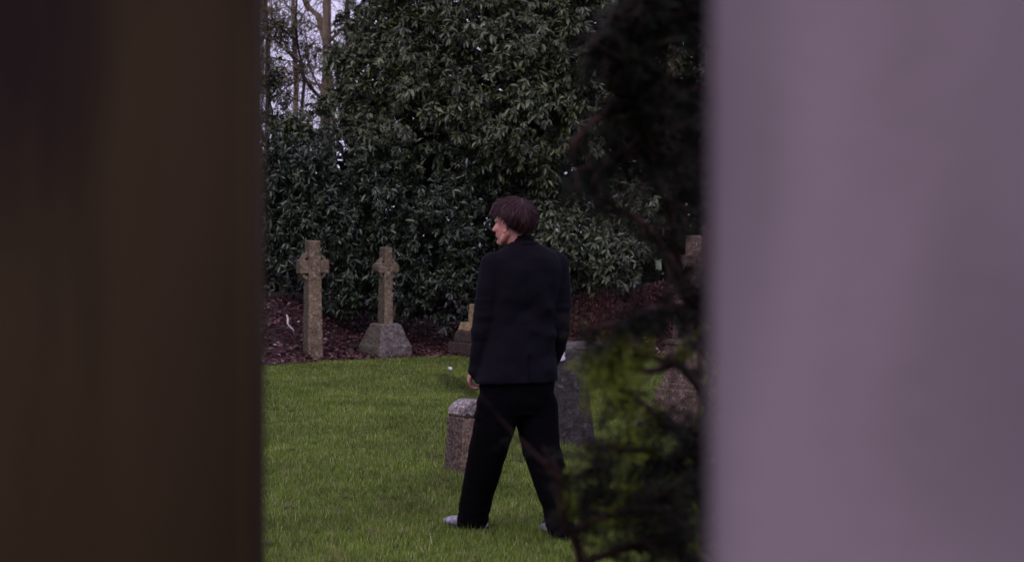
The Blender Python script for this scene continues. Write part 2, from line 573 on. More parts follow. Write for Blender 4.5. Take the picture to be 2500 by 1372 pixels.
def tufts():
    V = []
    rnd = random.Random(9)
    for _ in range(620):
        y = rnd.uniform(6.8, 19.5); x = rnd.uniform(-.19 * y - .2, .15 * y + .2)
        if y > edge_y(x) - .1: continue
        gz = ground_z(x, y); rad = rnd.uniform(.015, .05)
        for k in range(rnd.randint(8, 26)):
            a = rnd.random() * 6.283; q = rnd.random() ** .5 * rad
            px_, py_ = x + q * math.cos(a), y + q * math.sin(a)
            h = rnd.uniform(.035, .085); ln = rnd.uniform(.1, .7); w_ = rnd.uniform(.0018, .0034); b_ = a + rnd.uniform(-1, 1)
            V += [(px_ - w_ * math.sin(b_), py_ + w_ * math.cos(b_), gz), (px_ + w_ * math.sin(b_), py_ - w_ * math.cos(b_), gz), (px_ + math.cos(b_) * h * ln, py_ + math.sin(b_) * h * ln, gz + h)]
    for (cx_, cy_) in ((-.14 - .02, 10.1), (.15, 10.05), (.33, 11.2), (.5, 11.3), (-.31, 8.05), (.2, 7.9)):
        for k in range(160):
            a = rnd.random() * 6.283; q = rnd.uniform(.05, .16)
            px_, py_ = cx_ + q * math.cos(a), cy_ + q * math.sin(a); h = rnd.uniform(.03, .075); w_ = .002; b_ = rnd.random() * 6.283
            V += [(px_ - w_ * math.sin(b_), py_ + w_ * math.cos(b_), 0), (px_ + w_ * math.sin(b_), py_ - w_ * math.cos(b_), 0), (px_ + math.cos(b_) * h * .4, py_ + math.sin(b_) * h * .4, h)]
    tag(link('grass_tufts', np_mesh('grass_tufts', V, np.arange(len(V)).reshape(-1, 3)), M['grass'], smooth=False), 'longer rough grass tufts standing out of the lawn and round the stones', 'grass', kind='stuff')
    bm = bmesh.new()
    for _ in range(170):
        y = rnd.uniform(7, 19.5); x = rnd.uniform(-.19 * y - .2, .15 * y + .2)
        s_ = rnd.uniform(.008, .028)
        bmesh.ops.create_icosphere(bm, subdivisions=1, radius=1, matrix=Matrix.Translation((x, y, ground_z(x, y) + .012)) @ Matrix.Rotation(rnd.random() * 6, 4, 'Z') @ Matrix.Diagonal((s_ * 1.5, s_, s_ * .6, 1)))
    tag(link('soil_clods', bm_mesh('soil_clods', bm), plain('dark_soil_clod', (.045, .028, .018), .95, .5, 80), smooth=False), 'small dark soil clods and worm casts dotted over the lawn', 'soil', kind='stuff')


tufts()

# ------------------------------------------------------------------ laurel shrubs
def laurel(name, label, cat, base, boxes, mat, L0, dens, stems, indiv=300, droop=.35, group=None, mat2=None):
    """boxes: ellipsoidal clumps (cx, cy, cz, rx, ry, rz); whorls of leaves sit on and under their camera-facing shells"""
    root = empty(name, base, label, cat, group)
    TP, TD = [], []
    for (cx, cy, cz, rx, ry, rz) in boxes:
        n = int(dens * (rx * rz) * 3.1416)
        u = rng.standard_normal((n * 3, 3)); u /= np.linalg.norm(u, axis=1, keepdims=True)
        u = u[(u[:, 1] < .45)][:n]
        rr = 1 - .55 * rng.random(len(u)) ** 1.6
        lump = np.array([1 + .34 * noise.noise(Vector((a * 2.6 + cx, b * 2.6, c * 2.6 + cz))) for a, b, c in u.tolist()])
        p = u * (rr * lump)[:, None] * np.array([rx, ry, rz]) + np.array([cx, cy, cz])
        TP.append(p)
        dd = u * np.array([.75, 1, .6]) + rng.standard_normal((len(u), 3)) * .55 + np.array([0, -.1, .12])
        TD.append(dd)
    TP = np.concatenate(TP); TD = np.concatenate(TD)
    gz = TP[:, 2] > .12 + np.array([ground_z(x, y) for x, y in TP[:, :2].tolist()])
    TP, TD = TP[gz], TD[gz]
    hol = np.array([noise.noise(Vector((a * 1.15, b * .8, c * 1.25)) + Vector((3, 7, 1))) + .55 * noise.noise(Vector((a * 3.1, b * 2, c * 3.4))) for a, b, c in TP.tolist()])
    hk = (hol > -.13) | (rng.random(len(TP)) < .16)                 # hollows between the boughs
    TP, TD = TP[hk], TD[hk]
    TD /= np.linalg.norm(TD, axis=1, keepdims=True)
    nw = len(TP); per = 8
    pos = np.repeat(TP, per, axis=0); ax = np.repeat(TD, per, axis=0)
    k = nw * per
    # directions round the twig axis
    r3 = rng.standard_normal((k, 3)); side = np.cross(ax, r3); side /= np.linalg.norm(side, axis=1, keepdims=True) + 1e-9
    spread = (.45 + .75 * rng.random(k))[:, None]
    d = ax * (1.1 - spread * .6) + side * spread
    d[:, 2] -= droop * (.3 + rng.random(k))
    up = ax + np.array([0, -.25, .9]) + rng.standard_normal((k, 3)) * .45
    sc = np.repeat(.55 + .65 * rng.random(nw), per)
    L = L0 * sc * (.70 + .45 * rng.random(k)); W = L * (.27 + .12 * rng.random(k))
    pos = pos - ax * (rng.random(k)[:, None] * .09) + side * .006
    # leaves that show largest: nearest the viewer and on the outside, inside the view
    px = pos[:, 0] / pos[:, 1] * F_PX + 1250
    py = 590 - (pos[:, 2] - EYE) / pos[:, 1] * F_PX
    vis = (px > 660) & (px < 1700) & (py > 5) & (py < 880) & ~((px > 1150) & (px < 1395) & (py > 600))
    score = pos[:, 1] - L * 6 + rng.random(k) * .25 + np.where(vis, 0, 100)
    idx = np.argsort(score)[:indiv]
    idx = idx[vis[idx]]
    mask = np.ones(k, bool); mask[idx] = False
    # whole boughs of paler leaves, picked by noise
    bough = np.repeat(np.array([noise.noise(Vector(p) * 1.7 + Vector((9, 2, 4))) + .35 * noise.noise(Vector(p) * 5) > .10 for p in TP.tolist()]), per) if mat2 else np.zeros(k, bool)
    for mk, mm_, nm in ((mask & ~bough, mat, 'foliage'), (mask & bough, mat2, 'pale_foliage')):
        if mk.any():
            me = leaves_mesh(nm, pos[mk], d[mk], up[mk], L[mk], W[mk])
            tag(link(nm, me, mm_, root), kind='stuff')
    for ii, mm_ in ((idx[~bough[idx]], mat), (idx[bough[idx]], mat2)):
        if len(ii):
            leaf_objects(root, mm_, pos[ii], d[ii], up[ii], L[ii], W[ii])
    for pts, rads in stems:
        a, b = wavy(pts, rads, .2, .05, cx)
        bm = bmesh.new(); tube(bm, a, b, 8)
        link('stem', bm_mesh('stem', bm), M['bark_dark'], root)
    # short twigs carrying the outer whorls
    bm = bmesh.new()
    sel = rng.choice(nw, min(nw, 500), replace=False)
    for i in sel:
        p = Vector(TP[i]); q = p - Vector(TD[i]) * .45 - Vector((0, 0, .12))
        tube(bm, [q, (p + q) / 2 + Vector((0, 0, .02)), p], [.008, .005, .003], 3)
    tag(link('twigs', bm_mesh('twigs', bm), M['bark_dark'], root), kind='stuff')
    return root


def C(px, py, Y, rx, rz, ry=None):
    """clump given by photo position and pixel half sizes"""
    p = P(px, py, Y)
    s = Y / F_PX
    return (p.x, p.y, p.z, rx * s, ry or min(rx, rz) * s * .8, rz * s)


def stem_pts(lst, rads):
    return ([P(a, b, y) for a, b, y in lst], rads)


# low dark hedge, left part
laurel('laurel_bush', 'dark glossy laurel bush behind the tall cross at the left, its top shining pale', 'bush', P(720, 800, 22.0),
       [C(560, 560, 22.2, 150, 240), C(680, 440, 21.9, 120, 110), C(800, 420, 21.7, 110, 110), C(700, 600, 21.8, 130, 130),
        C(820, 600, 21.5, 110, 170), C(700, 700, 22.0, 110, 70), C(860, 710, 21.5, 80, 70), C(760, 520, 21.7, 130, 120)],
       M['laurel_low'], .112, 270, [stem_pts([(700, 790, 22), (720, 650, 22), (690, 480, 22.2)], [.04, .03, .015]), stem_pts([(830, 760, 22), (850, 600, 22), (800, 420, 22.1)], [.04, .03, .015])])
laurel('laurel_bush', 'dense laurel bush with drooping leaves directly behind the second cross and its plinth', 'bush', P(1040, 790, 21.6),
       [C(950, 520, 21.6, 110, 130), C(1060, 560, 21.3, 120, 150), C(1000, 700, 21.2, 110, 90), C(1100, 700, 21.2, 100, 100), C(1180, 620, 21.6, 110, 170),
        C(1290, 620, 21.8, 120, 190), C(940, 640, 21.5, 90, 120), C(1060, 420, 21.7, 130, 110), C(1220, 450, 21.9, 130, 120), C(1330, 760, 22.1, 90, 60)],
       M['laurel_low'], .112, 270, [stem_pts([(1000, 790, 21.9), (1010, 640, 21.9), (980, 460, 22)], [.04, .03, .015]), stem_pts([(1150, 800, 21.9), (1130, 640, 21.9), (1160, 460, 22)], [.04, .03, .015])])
laurel('laurel_tree', 'tall laurel tree with long pale drooping leaves rising above the man\'s head', 'tree', P(1180, 780, 22.6),
       [C(835, 150, 22.2, 50, 40), C(850, 45, 22.4, 45, 35), C(815, 255, 22.2, 60, 35), C(770, 300, 22.2, 60, 40), C(700, 315, 22.3, 60, 45), C(900, 200, 22.3, 90, 120), C(930, 60, 22.4, 90, 100), C(1040, 140, 21.9, 130, 140), C(1170, 60, 21.6, 130, 130), C(1180, 230, 21.6, 140, 140), C(1060, 310, 21.8, 130, 120),
        C(900, 330, 22.1, 100, 70), C(1300, 120, 21.4, 130, 150), C(1290, 300, 21.4, 140, 130), C(1400, 60, 21.6, 130, 130), C(1400, 220, 21.5, 120, 130), C(1370, 390, 21.6, 130, 110),
        C(1200, 400, 21.9, 120, 90), C(1050, -60, 22.0, 160, 110), C(1290, -80, 21.8, 170, 120)],
       M['laurel'], .132, 290, [stem_pts([(1150, 790, 22.6), (1160, 500, 22.5), (1155, 250, 22.3), (1130, 20, 22.2), (1100, -200, 22.3)], [.07, .06, .05, .04, .02]),
                               stem_pts([(1160, 450, 22.5), (1185, 330, 22.0), (1240, 240, 21.7), (1300, 100, 21.5)], [.04, .03, .025, .012]),
                               stem_pts([(1156, 330, 22.4), (1080, 210, 22.0), (1010, 130, 21.9), (1020, 0, 21.9)], [.035, .03, .03, .015])], droop=.6, mat2=M['laurel_pale'])
laurel('laurel_bush', 'grey green laurel bush with pale leaves beside the man\'s right shoulder', 'bush', P(1450, 760, 21.6),
       [C(1400, 590, 21.2, 110, 90), C(1480, 620, 21.1, 90, 90), C(1420, 520, 21.4, 100, 80), C(1390, 660, 21.4, 90, 50), C(1520, 560, 21.5, 90, 110), C(1500, 470, 21.7, 110, 90)],
       M['laurel_pale'], .125, 200, [stem_pts([(1450, 770, 21.9), (1440, 640, 21.8), (1460, 500, 21.9)], [.035, .03, .012])])
laurel('laurel_tree', 'tall dark laurel tree behind the yew branches at the right of the gap', 'tree', P(1640, 780, 23.5),
       [C(1560, 60, 22.6, 130, 140), C(1690, 100, 22.8, 140, 160), C(1560, 260, 22.6, 130, 140), C(1700, 300, 22.9, 130, 150), C(1850, 200, 23, 160, 260), C(1600, 410, 22.9, 110, 90),
        C(1850, 500, 23, 170, 200), C(1620, -80, 22.8, 200, 110), C(1750, 560, 23.2, 120, 120), C(1600, 560, 23.3, 110, 60)],
       M['laurel'], .14, 130, [stem_pts([(1640, 790, 23.5), (1650, 500, 23.4), (1660, 250, 23.2), (1650, 0, 23)], [.07, .06, .045, .02])], indiv=120)

# darker evergreens further back close the view
def back_mass(name, label, boxes, base):
    root = empty(name, base, label, 'bushes')
    ps = []
    for (cx, cy, cz, rx, ry, rz) in boxes:
        n = int(210 * rx * rz * 3.14)
        u = rng.standard_normal((n, 3)); u /= np.linalg.norm(u, axis=1, keepdims=True)
        p = u * (1 - .5 * rng.random(n) ** 2)[:, None] * np.array([rx, ry, rz]) + np.array([cx, cy, cz])
        ps.append(p)
    p = np.concatenate(ps); n = len(p)
    d = rng.standard_normal((n, 3)); d[:, 2] -= .3
    up = rng.standard_normal((n, 3)) + np.array([0, -.6, 1])
    L = .20 + .14 * rng.random(n)
    me = leaves_mesh('foliage', p, d, up, L, L * .6, QUAD_V, QUAD_F)
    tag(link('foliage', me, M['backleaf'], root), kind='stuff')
    bm = bmesh.new()
    for (cx, cy, cz, rx, ry, rz) in boxes[:6]:
        a, b = wavy([(cx, cy + .3, .1), (cx + .2, cy + .3, cz * .6), (cx, cy, cz)], [.09, .06, .03], .3, .08, cx)
        tube(bm, a, b, 6)
    link('trunks', bm_mesh('trunks', bm), M['bark_dark'], root)['kind'] = 'stuff'


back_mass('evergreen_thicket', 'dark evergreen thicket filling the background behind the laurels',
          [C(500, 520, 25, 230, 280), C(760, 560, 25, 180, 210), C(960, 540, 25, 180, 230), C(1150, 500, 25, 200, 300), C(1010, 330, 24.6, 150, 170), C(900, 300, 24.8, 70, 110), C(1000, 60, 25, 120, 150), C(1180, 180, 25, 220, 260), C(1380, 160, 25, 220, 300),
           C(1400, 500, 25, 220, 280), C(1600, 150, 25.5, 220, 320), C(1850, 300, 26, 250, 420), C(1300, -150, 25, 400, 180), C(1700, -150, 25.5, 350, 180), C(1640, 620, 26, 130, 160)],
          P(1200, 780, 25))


# ------------------------------------------------------------------ bare trees at the upper left
def bare_tree(label, base, path, rads, seed, mat, nl=11, tw=4, spread=1.0, start=.35, name='bare_tree', group='bare trees beyond the hedge'):
    rnd = random.Random(seed)
    root = empty(name, base, label, 'tree', group)
    a, b = wavy(path, rads, .35, .05, seed)
    bm = bmesh.new(); tube(bm, a, b, 9)
    link('trunk', bm_mesh('trunk', bm), mat, root)
    tb = bmesh.new()
    n = len(a)
    for i in range(nl):
        j = int(n * (start + (1 - start) * (i + rnd.random() * .5) / nl)); j = min(j, n - 2)
        p = a[j].copy(); az = rnd.random() * 6.283
        d = Vector((math.cos(az), math.sin(az) * .6, rnd.uniform(.1, .9))).normalized()
        ln = rnd.uniform(1.0, 2.2) * spread
        pts = [p]
        for s in range(6):
            d = (d + Vector((rnd.uniform(-.3, .3), rnd.uniform(-.3, .3), rnd.uniform(-.2, .25)))).normalized()
            pts.append(pts[-1] + d * ln / 6)
        r0 = b[j] * rnd.uniform(.3, .5)
        rr = [r0 * (1 - s / 7.5) for s in range(7)]
        lb = bmesh.new(); tube(lb, pts, rr, 6)
        link('limb', bm_mesh('limb', lb), mat, root)
        for s in range(1, 7):
            for _ in range(tw):
                q = pts[s].copy(); e = (d + Vector((rnd.uniform(-1, 1), rnd.uniform(-1, 1), rnd.uniform(-.7, .8)))).normalized()
                l2 = rnd.uniform(.35, 1.0) * spread; tp = [q]
                for u in range(4):
                    e = (e + Vector((rnd.uniform(-.35, .35), rnd.uniform(-.35, .35), rnd.uniform(-.35, .25)))).normalized()
                    tp.append(tp[-1] + e * l2 / 4)
                tube(tb, tp, [.010, .008, .006, .004, .002], 3)
                for u in (1, 2, 3):
                    for _ in range(2):
                        g = (e + Vector((rnd.uniform(-1, 1), rnd.uniform(-1, 1), rnd.uniform(-1, .8)))).normalized()
                        l3 = rnd.uniform(.15, .45)
                        tube(tb, [tp[u], tp[u] + g * l3 * .5, tp[u] + g * l3 + Vector((0, 0, rnd.uniform(-.08, .05)))], [.005, .004, .002], 3)
    tag(link('twigs', bm_mesh('twigs', tb), M['twig'], root), kind='stuff')
    return root


bare_tree('straight bare tree with tan trunk standing in the sky gap at upper left', P(800, 780, 29) * 1, [P(800, 760, 29), P(797, 250, 29), P(798, 60, 29), P(796, -250, 29), P(780, -700, 29)], [.12, .10, .085, .07, .03], 3, M['bark_tan'], nl=14, start=.3, tw=3)
bare_tree('thin dark bare tree just right of the tan trunk', P(850, 780, 31), [P(860, 760, 31), P(850, 250, 31), P(845, 20, 31), P(838, -350, 31)], [.09, .06, .05, .03], 5, M['bark_dark'], nl=10, start=.35)
bare_tree('bare tree leaning left across the pale sky at the top', P(815, 780, 33), [P(815, 760, 33), P(800, 120, 33), P(755, 20, 33), P(700, -120, 33), P(640, -300, 33)], [.10, .08, .07, .06, .03], 8, M['bark_tan'], nl=13, start=.3)
bare_tree('slender bare tree hard against the dark post at left', P(640, 780, 30), [P(640, 760, 30), P(655, 250, 30), P(648, -20, 30), P(660, -400, 30)], [.07, .055, .04, .02], 12, M['bark_dark'], nl=12, start=.3, tw=3)
bare_tree('far bare tree spreading its twigs across the sky gap', P(720, 780, 36), [P(720, 760, 36), P(725, 300, 36), P(715, 100, 36), P(730, -300, 36)], [.10, .07, .05, .03], 21, M['bark_tan'], nl=12, start=.25, tw=3, spread=1.3)
bare_tree('pale brown trunk seen through the yew left of the pale pillar', P(1634, 780, 24.5), [P(1634, 770, 24.5), P(1640, 480, 24.5), P(1634, 330, 24.5), P(1640, 0, 24.5), P(1640, -400, 24.5)], [.12, .105, .10, .08, .05], 31, M['bark_tan'], nl=4, start=.6, name='tree', group='')

bare_tree('leafless tree with drooping dark limbs in front of the tan trunk', P(735, 780, 27), [P(735, 760, 27), P(728, 330, 27), P(742, 200, 27), P(722, 40, 27), P(740, -200, 27)], [.06, .035, .028, .022, .012], 44, M['bark_dark'], nl=16, start=.35, tw=4, spread=.9)

# evergreen patches that show small in the gap
laurel('evergreen_shrub', 'small leaved green shrub at the far left under the sky gap', 'shrub', P(690, 700, 24), [C(650, 240, 24, 60, 70), C(700, 300, 24, 80, 60), C(560, 200, 24, 100, 200), C(780, 330, 24.4, 90, 50), C(655, 175, 24, 45, 40)],
       M['laurel'], .09, 230, [stem_pts([(690, 770, 24), (680, 500, 24), (660, 250, 24)], [.04, .03, .012])], indiv=60)
laurel('evergreen_shrub', 'olive leaved spray hanging beside the tan trunk at the top', 'shrub', P(850, 760, 26.5), [C(840, 180, 26, 45, 80), C(870, 100, 26, 50, 60), C(705, 70, 27, 75, 30), C(760, 120, 27.5, 50, 26), C(660, 60, 27, 50, 50), C(690, 190, 27, 60, 26), C(750, 175, 27.5, 40, 22)],
       M['ivy'], .07, 230, [stem_pts([(860, 770, 26.5), (862, 400, 26.3), (850, 200, 26)], [.03, .02, .01])], indiv=40)


# ------------------------------------------------------------------ brown bushes right of the man
def brown_bush(label, c, rad, n, size=.05):
    root = empty('brown_bush', (c[0], c[1], ground_z(c[0], c[1])), label, 'bush', 'brown winter bushes')
    u = rng.standard_normal((n, 3)); u /= np.linalg.norm(u, axis=1, keepdims=True); u[:, 2] = np.abs(u[:, 2])
    p = u * (1 - .5 * rng.random(n) ** 1.5)[:, None] * np.array(rad) + np.array([c[0], c[1], c[2]])
    d = u + rng.standard_normal((n, 3)) * .8
    L = size * (.6 + .8 * rng.random(n))
    me = leaves_mesh('foliage', p, d, rng.standard_normal((n, 3)) + np.array([0, -.4, 1]), L, L * .5, QUAD_V, QUAD_F)
    tag(link('foliage', me, M['bracken'], root), kind='stuff')
    bm = bmesh.new()
    for i in range(60):
        q = Vector(p[rng.integers(n)])
        b = Vector((c[0] + (q.x - c[0]) * .3, c[1], c[2] - .05))
        tube(bm, [b, (b + q) / 2 + Vector((0, 0, .1)), q + Vector((0, 0, .08))], [.008, .006, .003], 3)
    tag(link('twigs', bm_mesh('twigs', bm), M['bark_red'], root), kind='stuff')


brown_bush('reddish brown winter bush just right of the man below the pale laurel', P(1450, 830, 21.8), (.62, .5, .70), 6500)
brown_bush('reddish brown winter bush behind the stepped monument', P(1610, 830, 22.2), (.62, .5, .85), 6500)
brown_bush('bramble heap with dark red leaves left of the tall cross', P(665, 860, 20.7), (.5, .5, .50), 4200, .06)


# ------------------------------------------------------------------ stones
def prism(bm, poly, y0, y1):
    """extrude polygon (x,z) between depths y0,y1"""
    n = len(poly)
    a = [bm.verts.new((x, y0, z)) for x, z in poly]; b = [bm.verts.new((x, y1, z)) for x, z in poly]
    bm.faces.new(a); bm.faces.new(list(reversed(b)))
    for i in range(n):
        bm.faces.new((a[i], b[i], b[(i + 1) % n], a[(i + 1) % n]))


def frustum(bm, z0, z1, w0, d0, w1, d1, cx=0, cy=0):
    v = [bm.verts.new((cx + sx * w0 / 2, cy + sy * d0 / 2, z0)) for sx, sy in ((-1, -1), (1, -1), (1, 1), (-1, 1))]
    u = [bm.verts.new((cx + sx * w1 / 2, cy + sy * d1 / 2, z1)) for sx, sy in ((-1, -1), (1, -1), (1, 1), (-1, 1))]
    bm.faces.new(list(reversed(v))); bm.faces.new(u)
    for i in range(4):
        bm.faces.new((v[i], v[(i + 1) % 4], u[(i + 1) % 4], u[i]))


def weather(amp, sc):
    return lambda c, n: amp * noise.fractal(c * sc, .8, 2.2, 4) + amp * .6 * (-abs(noise.noise(c * sc * .35)))


def stone_part(name, bm, mat, parent, vox=.011, amp=.005, sc=14, sm=1):
    me = remeshed(name, bm, vox, sm, .5)
    displace(me, weather(amp, sc))
    return link(name, me, mat, parent, world=False)


def celtic_cross(label, base, yaw, H, sw0, sw1, dep0, dep1, head_z, arm, arm_h, ring_r, mat, plinth=None, rounded=False):
    root = empty('stone_cross', base, label, 'stone cross', 'stone crosses by the hedge', yaw)
    z0 = plinth or 0
    bm = bmesh.new()
    frustum(bm, z0 - .02 if plinth else -.1, H, sw0, dep0, sw1, dep1)
    stone_part('shaft', bm, mat, root)
    bm = bmesh.new()
    hd = dep1 * .97
    for s in (-1, 1):
        x0 = sw1 * .3
        if rounded:
            prism(bm, [(s * x0, head_z - arm_h * .36), (s * (arm - arm_h * .4), head_z - arm_h * .40), (s * (arm - arm_h * .4), head_z + arm_h * .40), (s * x0, head_z + arm_h * .36)][::s], -hd / 2, hd / 2)
            n = 18
            prism(bm, [(s * (arm - arm_h * .5) + math.cos(2 * math.pi * k / n) * arm_h * .55, head_z + math.sin(2 * math.pi * k / n) * arm_h * .55) for k in range(n)], -hd / 2 - .004, hd / 2 + .004)
        else:
            prism(bm, [(s * x0, head_z - arm_h * .45), (s * arm, head_z - arm_h * .52), (s * arm, head_z + arm_h * .52), (s * x0, head_z + arm_h * .45)][::s], -hd / 2, hd / 2)
    stone_part('cross_arm', bm, mat, root)
    bm = bmesh.new()
    ro, ri = ring_r, ring_r * .76
    for q in range(4):
        t0 = math.pi / 2 * q + .22; t1 = math.pi / 2 * (q + 1) - .22
        n = 8
        o = [(math.cos(t0 + (t1 - t0) * k / n) * ro, head_z + math.sin(t0 + (t1 - t0) * k / n) * ro) for k in range(n + 1)]
        i = [(math.cos(t0 + (t1 - t0) * k / n) * ri, head_z + math.sin(t0 + (t1 - t0) * k / n) * ri) for k in range(n + 1)]
        for k in range(n):
            prism(bm, [i[k], o[k], o[k + 1], i[k + 1]], -hd * .30, hd * .30)
    bmesh.ops.remove_doubles(bm, verts=bm.verts, dist=1e-4)
    stone_part('ring', bm, mat, root, .008, .003)
    return root


def GZ(px, py):
    """ground point on the lawn seen at that pixel"""
    Y = F_PX * EYE / (py - HOR)
    p = P(px, py, Y)
    return Vector((p.x, p.y, 0))


b1 = GZ(764, 880)
celtic_cross('tall ringed stone cross standing directly on the ground, leftmost of the crosses', b1, R(29), 1.565, .225, .155, .20, .165, 1.225, .205, .18, .202, M['stone_a'])
b2 = GZ(944, 874)
c2 = celtic_cross('ringed stone cross with rounded arms raised on a rough sloping plinth', b2 + Vector((-.03, .12, 0)), R(38), 1.475, .150, .125, .165, .14, 1.20, .175, .135, .152, M['stone_a'], plinth=.44, rounded=True)
bm = bmesh.new()
frustum(bm, -.12, .16, .56, .52, .53, .50)
frustum(bm, .14, .455, .53, .50, .30, .30)
stone_part('plinth', bm, M['stone_b'], c2, .012, .011, 9)
c2.rotation_euler.x = R(1.0)

# stepped monument half hidden behind the man
m3 = empty('monument', GZ(1166, 868), 'yellow stone block on a dark stepped base, left of the man\'s elbow', 'monument', rz=R(35))
bm = bmesh.new(); frustum(bm, -.1, .19, .62, .60, .60, .58)
stone_part('step', bm, M['stone_d'], m3, .014, .006)
bm = bmesh.new(); frustum(bm, .185, .345, .50, .48, .44, .42)
stone_part('step', bm, M['stone_d'], m3, .014, .006)
bm = bmesh.new(); frustum(bm, .34, .455, .40, .40, .34, .34)
stone_part('ledge', bm, M['stone_y'], m3, .012, .004)
bm = bmesh.new(); frustum(bm, .45, .70, .19, .19, .17, .17)
stone_part('block', bm, M['stone_y'], m3, .011, .003)

# small headstone by the man's leg
hs = empty('headstone', GZ(1143, 1152), 'small speckled headstone with a rounded top right behind the man\'s left leg', 'headstone', rz=R(46))
W2, D2, HB = .155, .078, .365
bm = bmesh.new(); prism(bm, [(-W2, -.06), (W2, -.06), (W2 * .97, HB), (-W2 * .97, HB)], -D2, D2)
stone_part('slab', bm, M['stone_c'], hs, .006, .003, 22)
bm = bmesh.new(); prism(bm, [(-W2 * .93, HB - .02), (W2 * .93, HB - .02), (W2 * .93, HB + .03), (-W2 * .93, HB + .03)], -D2 * .98, D2 * .98)
stone_part('neck', bm, M['stone_d'], hs, .007, .002, 22)  # dark brown stone in the slot below the top
bm = bmesh.new(); prism(bm, [(-W2 * .985, HB + .014), (W2 * .985, HB + .014)] + [(W2 * .985 * math.cos(t), HB + .02 + .105 * math.sin(t)) for t in np.linspace(.0, math.pi, 15)], -D2, D2)
stone_part('moulded_top', bm, stone_mat('pale_lichen_top', (.27, .23, .22), (.13, .105, .095), (.42, .39, .41), 18, .52, 60, .8), hs, .007, .004, 24)
hs.rotation_euler.y = R(4.5)

# dark grey headstone at the right of the man
dg = empty('headstone', GZ(1388, 1090), 'dark grey headstone with pointed shoulder leaning beside the man\'s right leg', 'headstone', rz=R(-24))
poly = [(-.19, -.08), (.215, -.08), (.175, .22), (.125, .56), (.135, .66), (.165, .715), (.05, .725), (-.02, .745), (-.12, .70), (-.15, .60)]
bm = bmesh.new(); prism(bm, poly, -.06, .06)
stone_part('slab', bm, M['stone_g'], dg, .009, .004, 20)
bm = bmesh.new(); prism(bm, [(-.10, .635), (-.005, .655), (-.015, .735), (-.085, .715)], -.068, .02)
stone_part('pale_patch', bm, M['stone_p'], dg, .007, .004, 30)  # pale lilac block let into the slab's upper left
dg.rotation_euler.y = R(.5)

# grey flat grave slab in the distance
fs = empty('grave_slab', GZ(1415, 862), 'flat grey grave slab beyond the lawn, right of the man\'s waist', 'grave slab', rz=R(8))
bm = bmesh.new(); frustum(bm, -.1, .10, .75, .5, .72, .47)
stone_part('kerb', bm, M['stone_b'], fs, .014, .004)
bm = bmesh.new(); frustum(bm, .095, .16, .62, .38, .60, .36)
stone_part('slab', bm, stone_mat('grey_slab', (.16, .145, .15), (.09, .08, .085), (.22, .20, .20)), fs, .012, .003)

# stepped cross monument behind the yew
bx = GZ(1692, 1046)
mm = empty('cross_monument', bx, 'stone cross on a stack of brown steps, half hidden behind yew at the right', 'monument', rz=R(44))
ms = stone_mat('brown_weathered_stone', (.145, .100, .080), (.06, .04, .032), (.27, .21, .18), 10, .57, 60, .9)
for (z0, z1, w0, w1, nm) in ((-.1, .06, .66, .66, 'base_slab'), (.06, .34, .47, .46, 'step'), (.335, .385, .40, .40, 'ledge'), (.38, .71, .36, .33, 'step'), (.705, .74, .36, .36, 'ledge'), (.735, 1.06, .25, .22, 'block')):
    bm = bmesh.new(); frustum(bm, z0, z1, w0, w0, w1, w1)
    stone_part(nm, bm, ms, mm, .0075, .0025)
bm = bmesh.new(); frustum(bm, 1.05, 1.60, .12, .12, .10, .10)
stone_part('shaft', bm, ms, mm, .009, .003)
bm = bmesh.new(); frustum(bm, 1.34, 1.44, .34, .095, .34, .095)
stone_part('cross_arm', bm, ms, mm, .009, .003)


# ------------------------------------------------------------------ piers beside the camera
def pier(name, label, corner, yaw, side, w, d, h, mat, lean=0):
    """corner = (x, y) of the vertical edge nearest the gap; side=+1 the pier extends to the right"""
    root = empty(name, (corner[0], corner[1], 0), label, 'pillar' if side > 0 else 'post', rz=yaw)
    bm = bmesh.new()
    x0, x1 = (0, w) if side > 0 else (-w, 0)
    ch = .03
    pl = [(x0, 0), (x1 - ch, 0), (x1, ch), (x1, d), (x0, d)]
    lo = [bm.verts.new((x, y, -.2)) for x, y in pl]; hi = [bm.verts.new((x, y, h)) for x, y in pl]
    bm.faces.new(list(reversed(lo))); bm.faces.new(hi)
    for i in range(5):
        bm.faces.new((lo[i], lo[(i + 1) % 5], hi[(i + 1) % 5], hi[i]))
    bmesh.ops.bevel(bm, geom=[e for e in bm.edges], offset=.012, segments=3, affect='EDGES')
    link('shaft', bm_mesh('shaft', bm), mat, root, world=False)
    root.rotation_euler.y = lean
    bm = bmesh.new()
    cx = (x0 + x1) / 2
    frustum(bm, h - .005, h + .07, w + .08, d + .08, w + .08, d + .08, cx, d / 2)
    frustum(bm, h + .068, h + .18, w + .05, d + .05, .06, .06, cx, d / 2)
    link('cap', bm_mesh('cap', bm), mat, root, world=False, smooth=False)
    return root


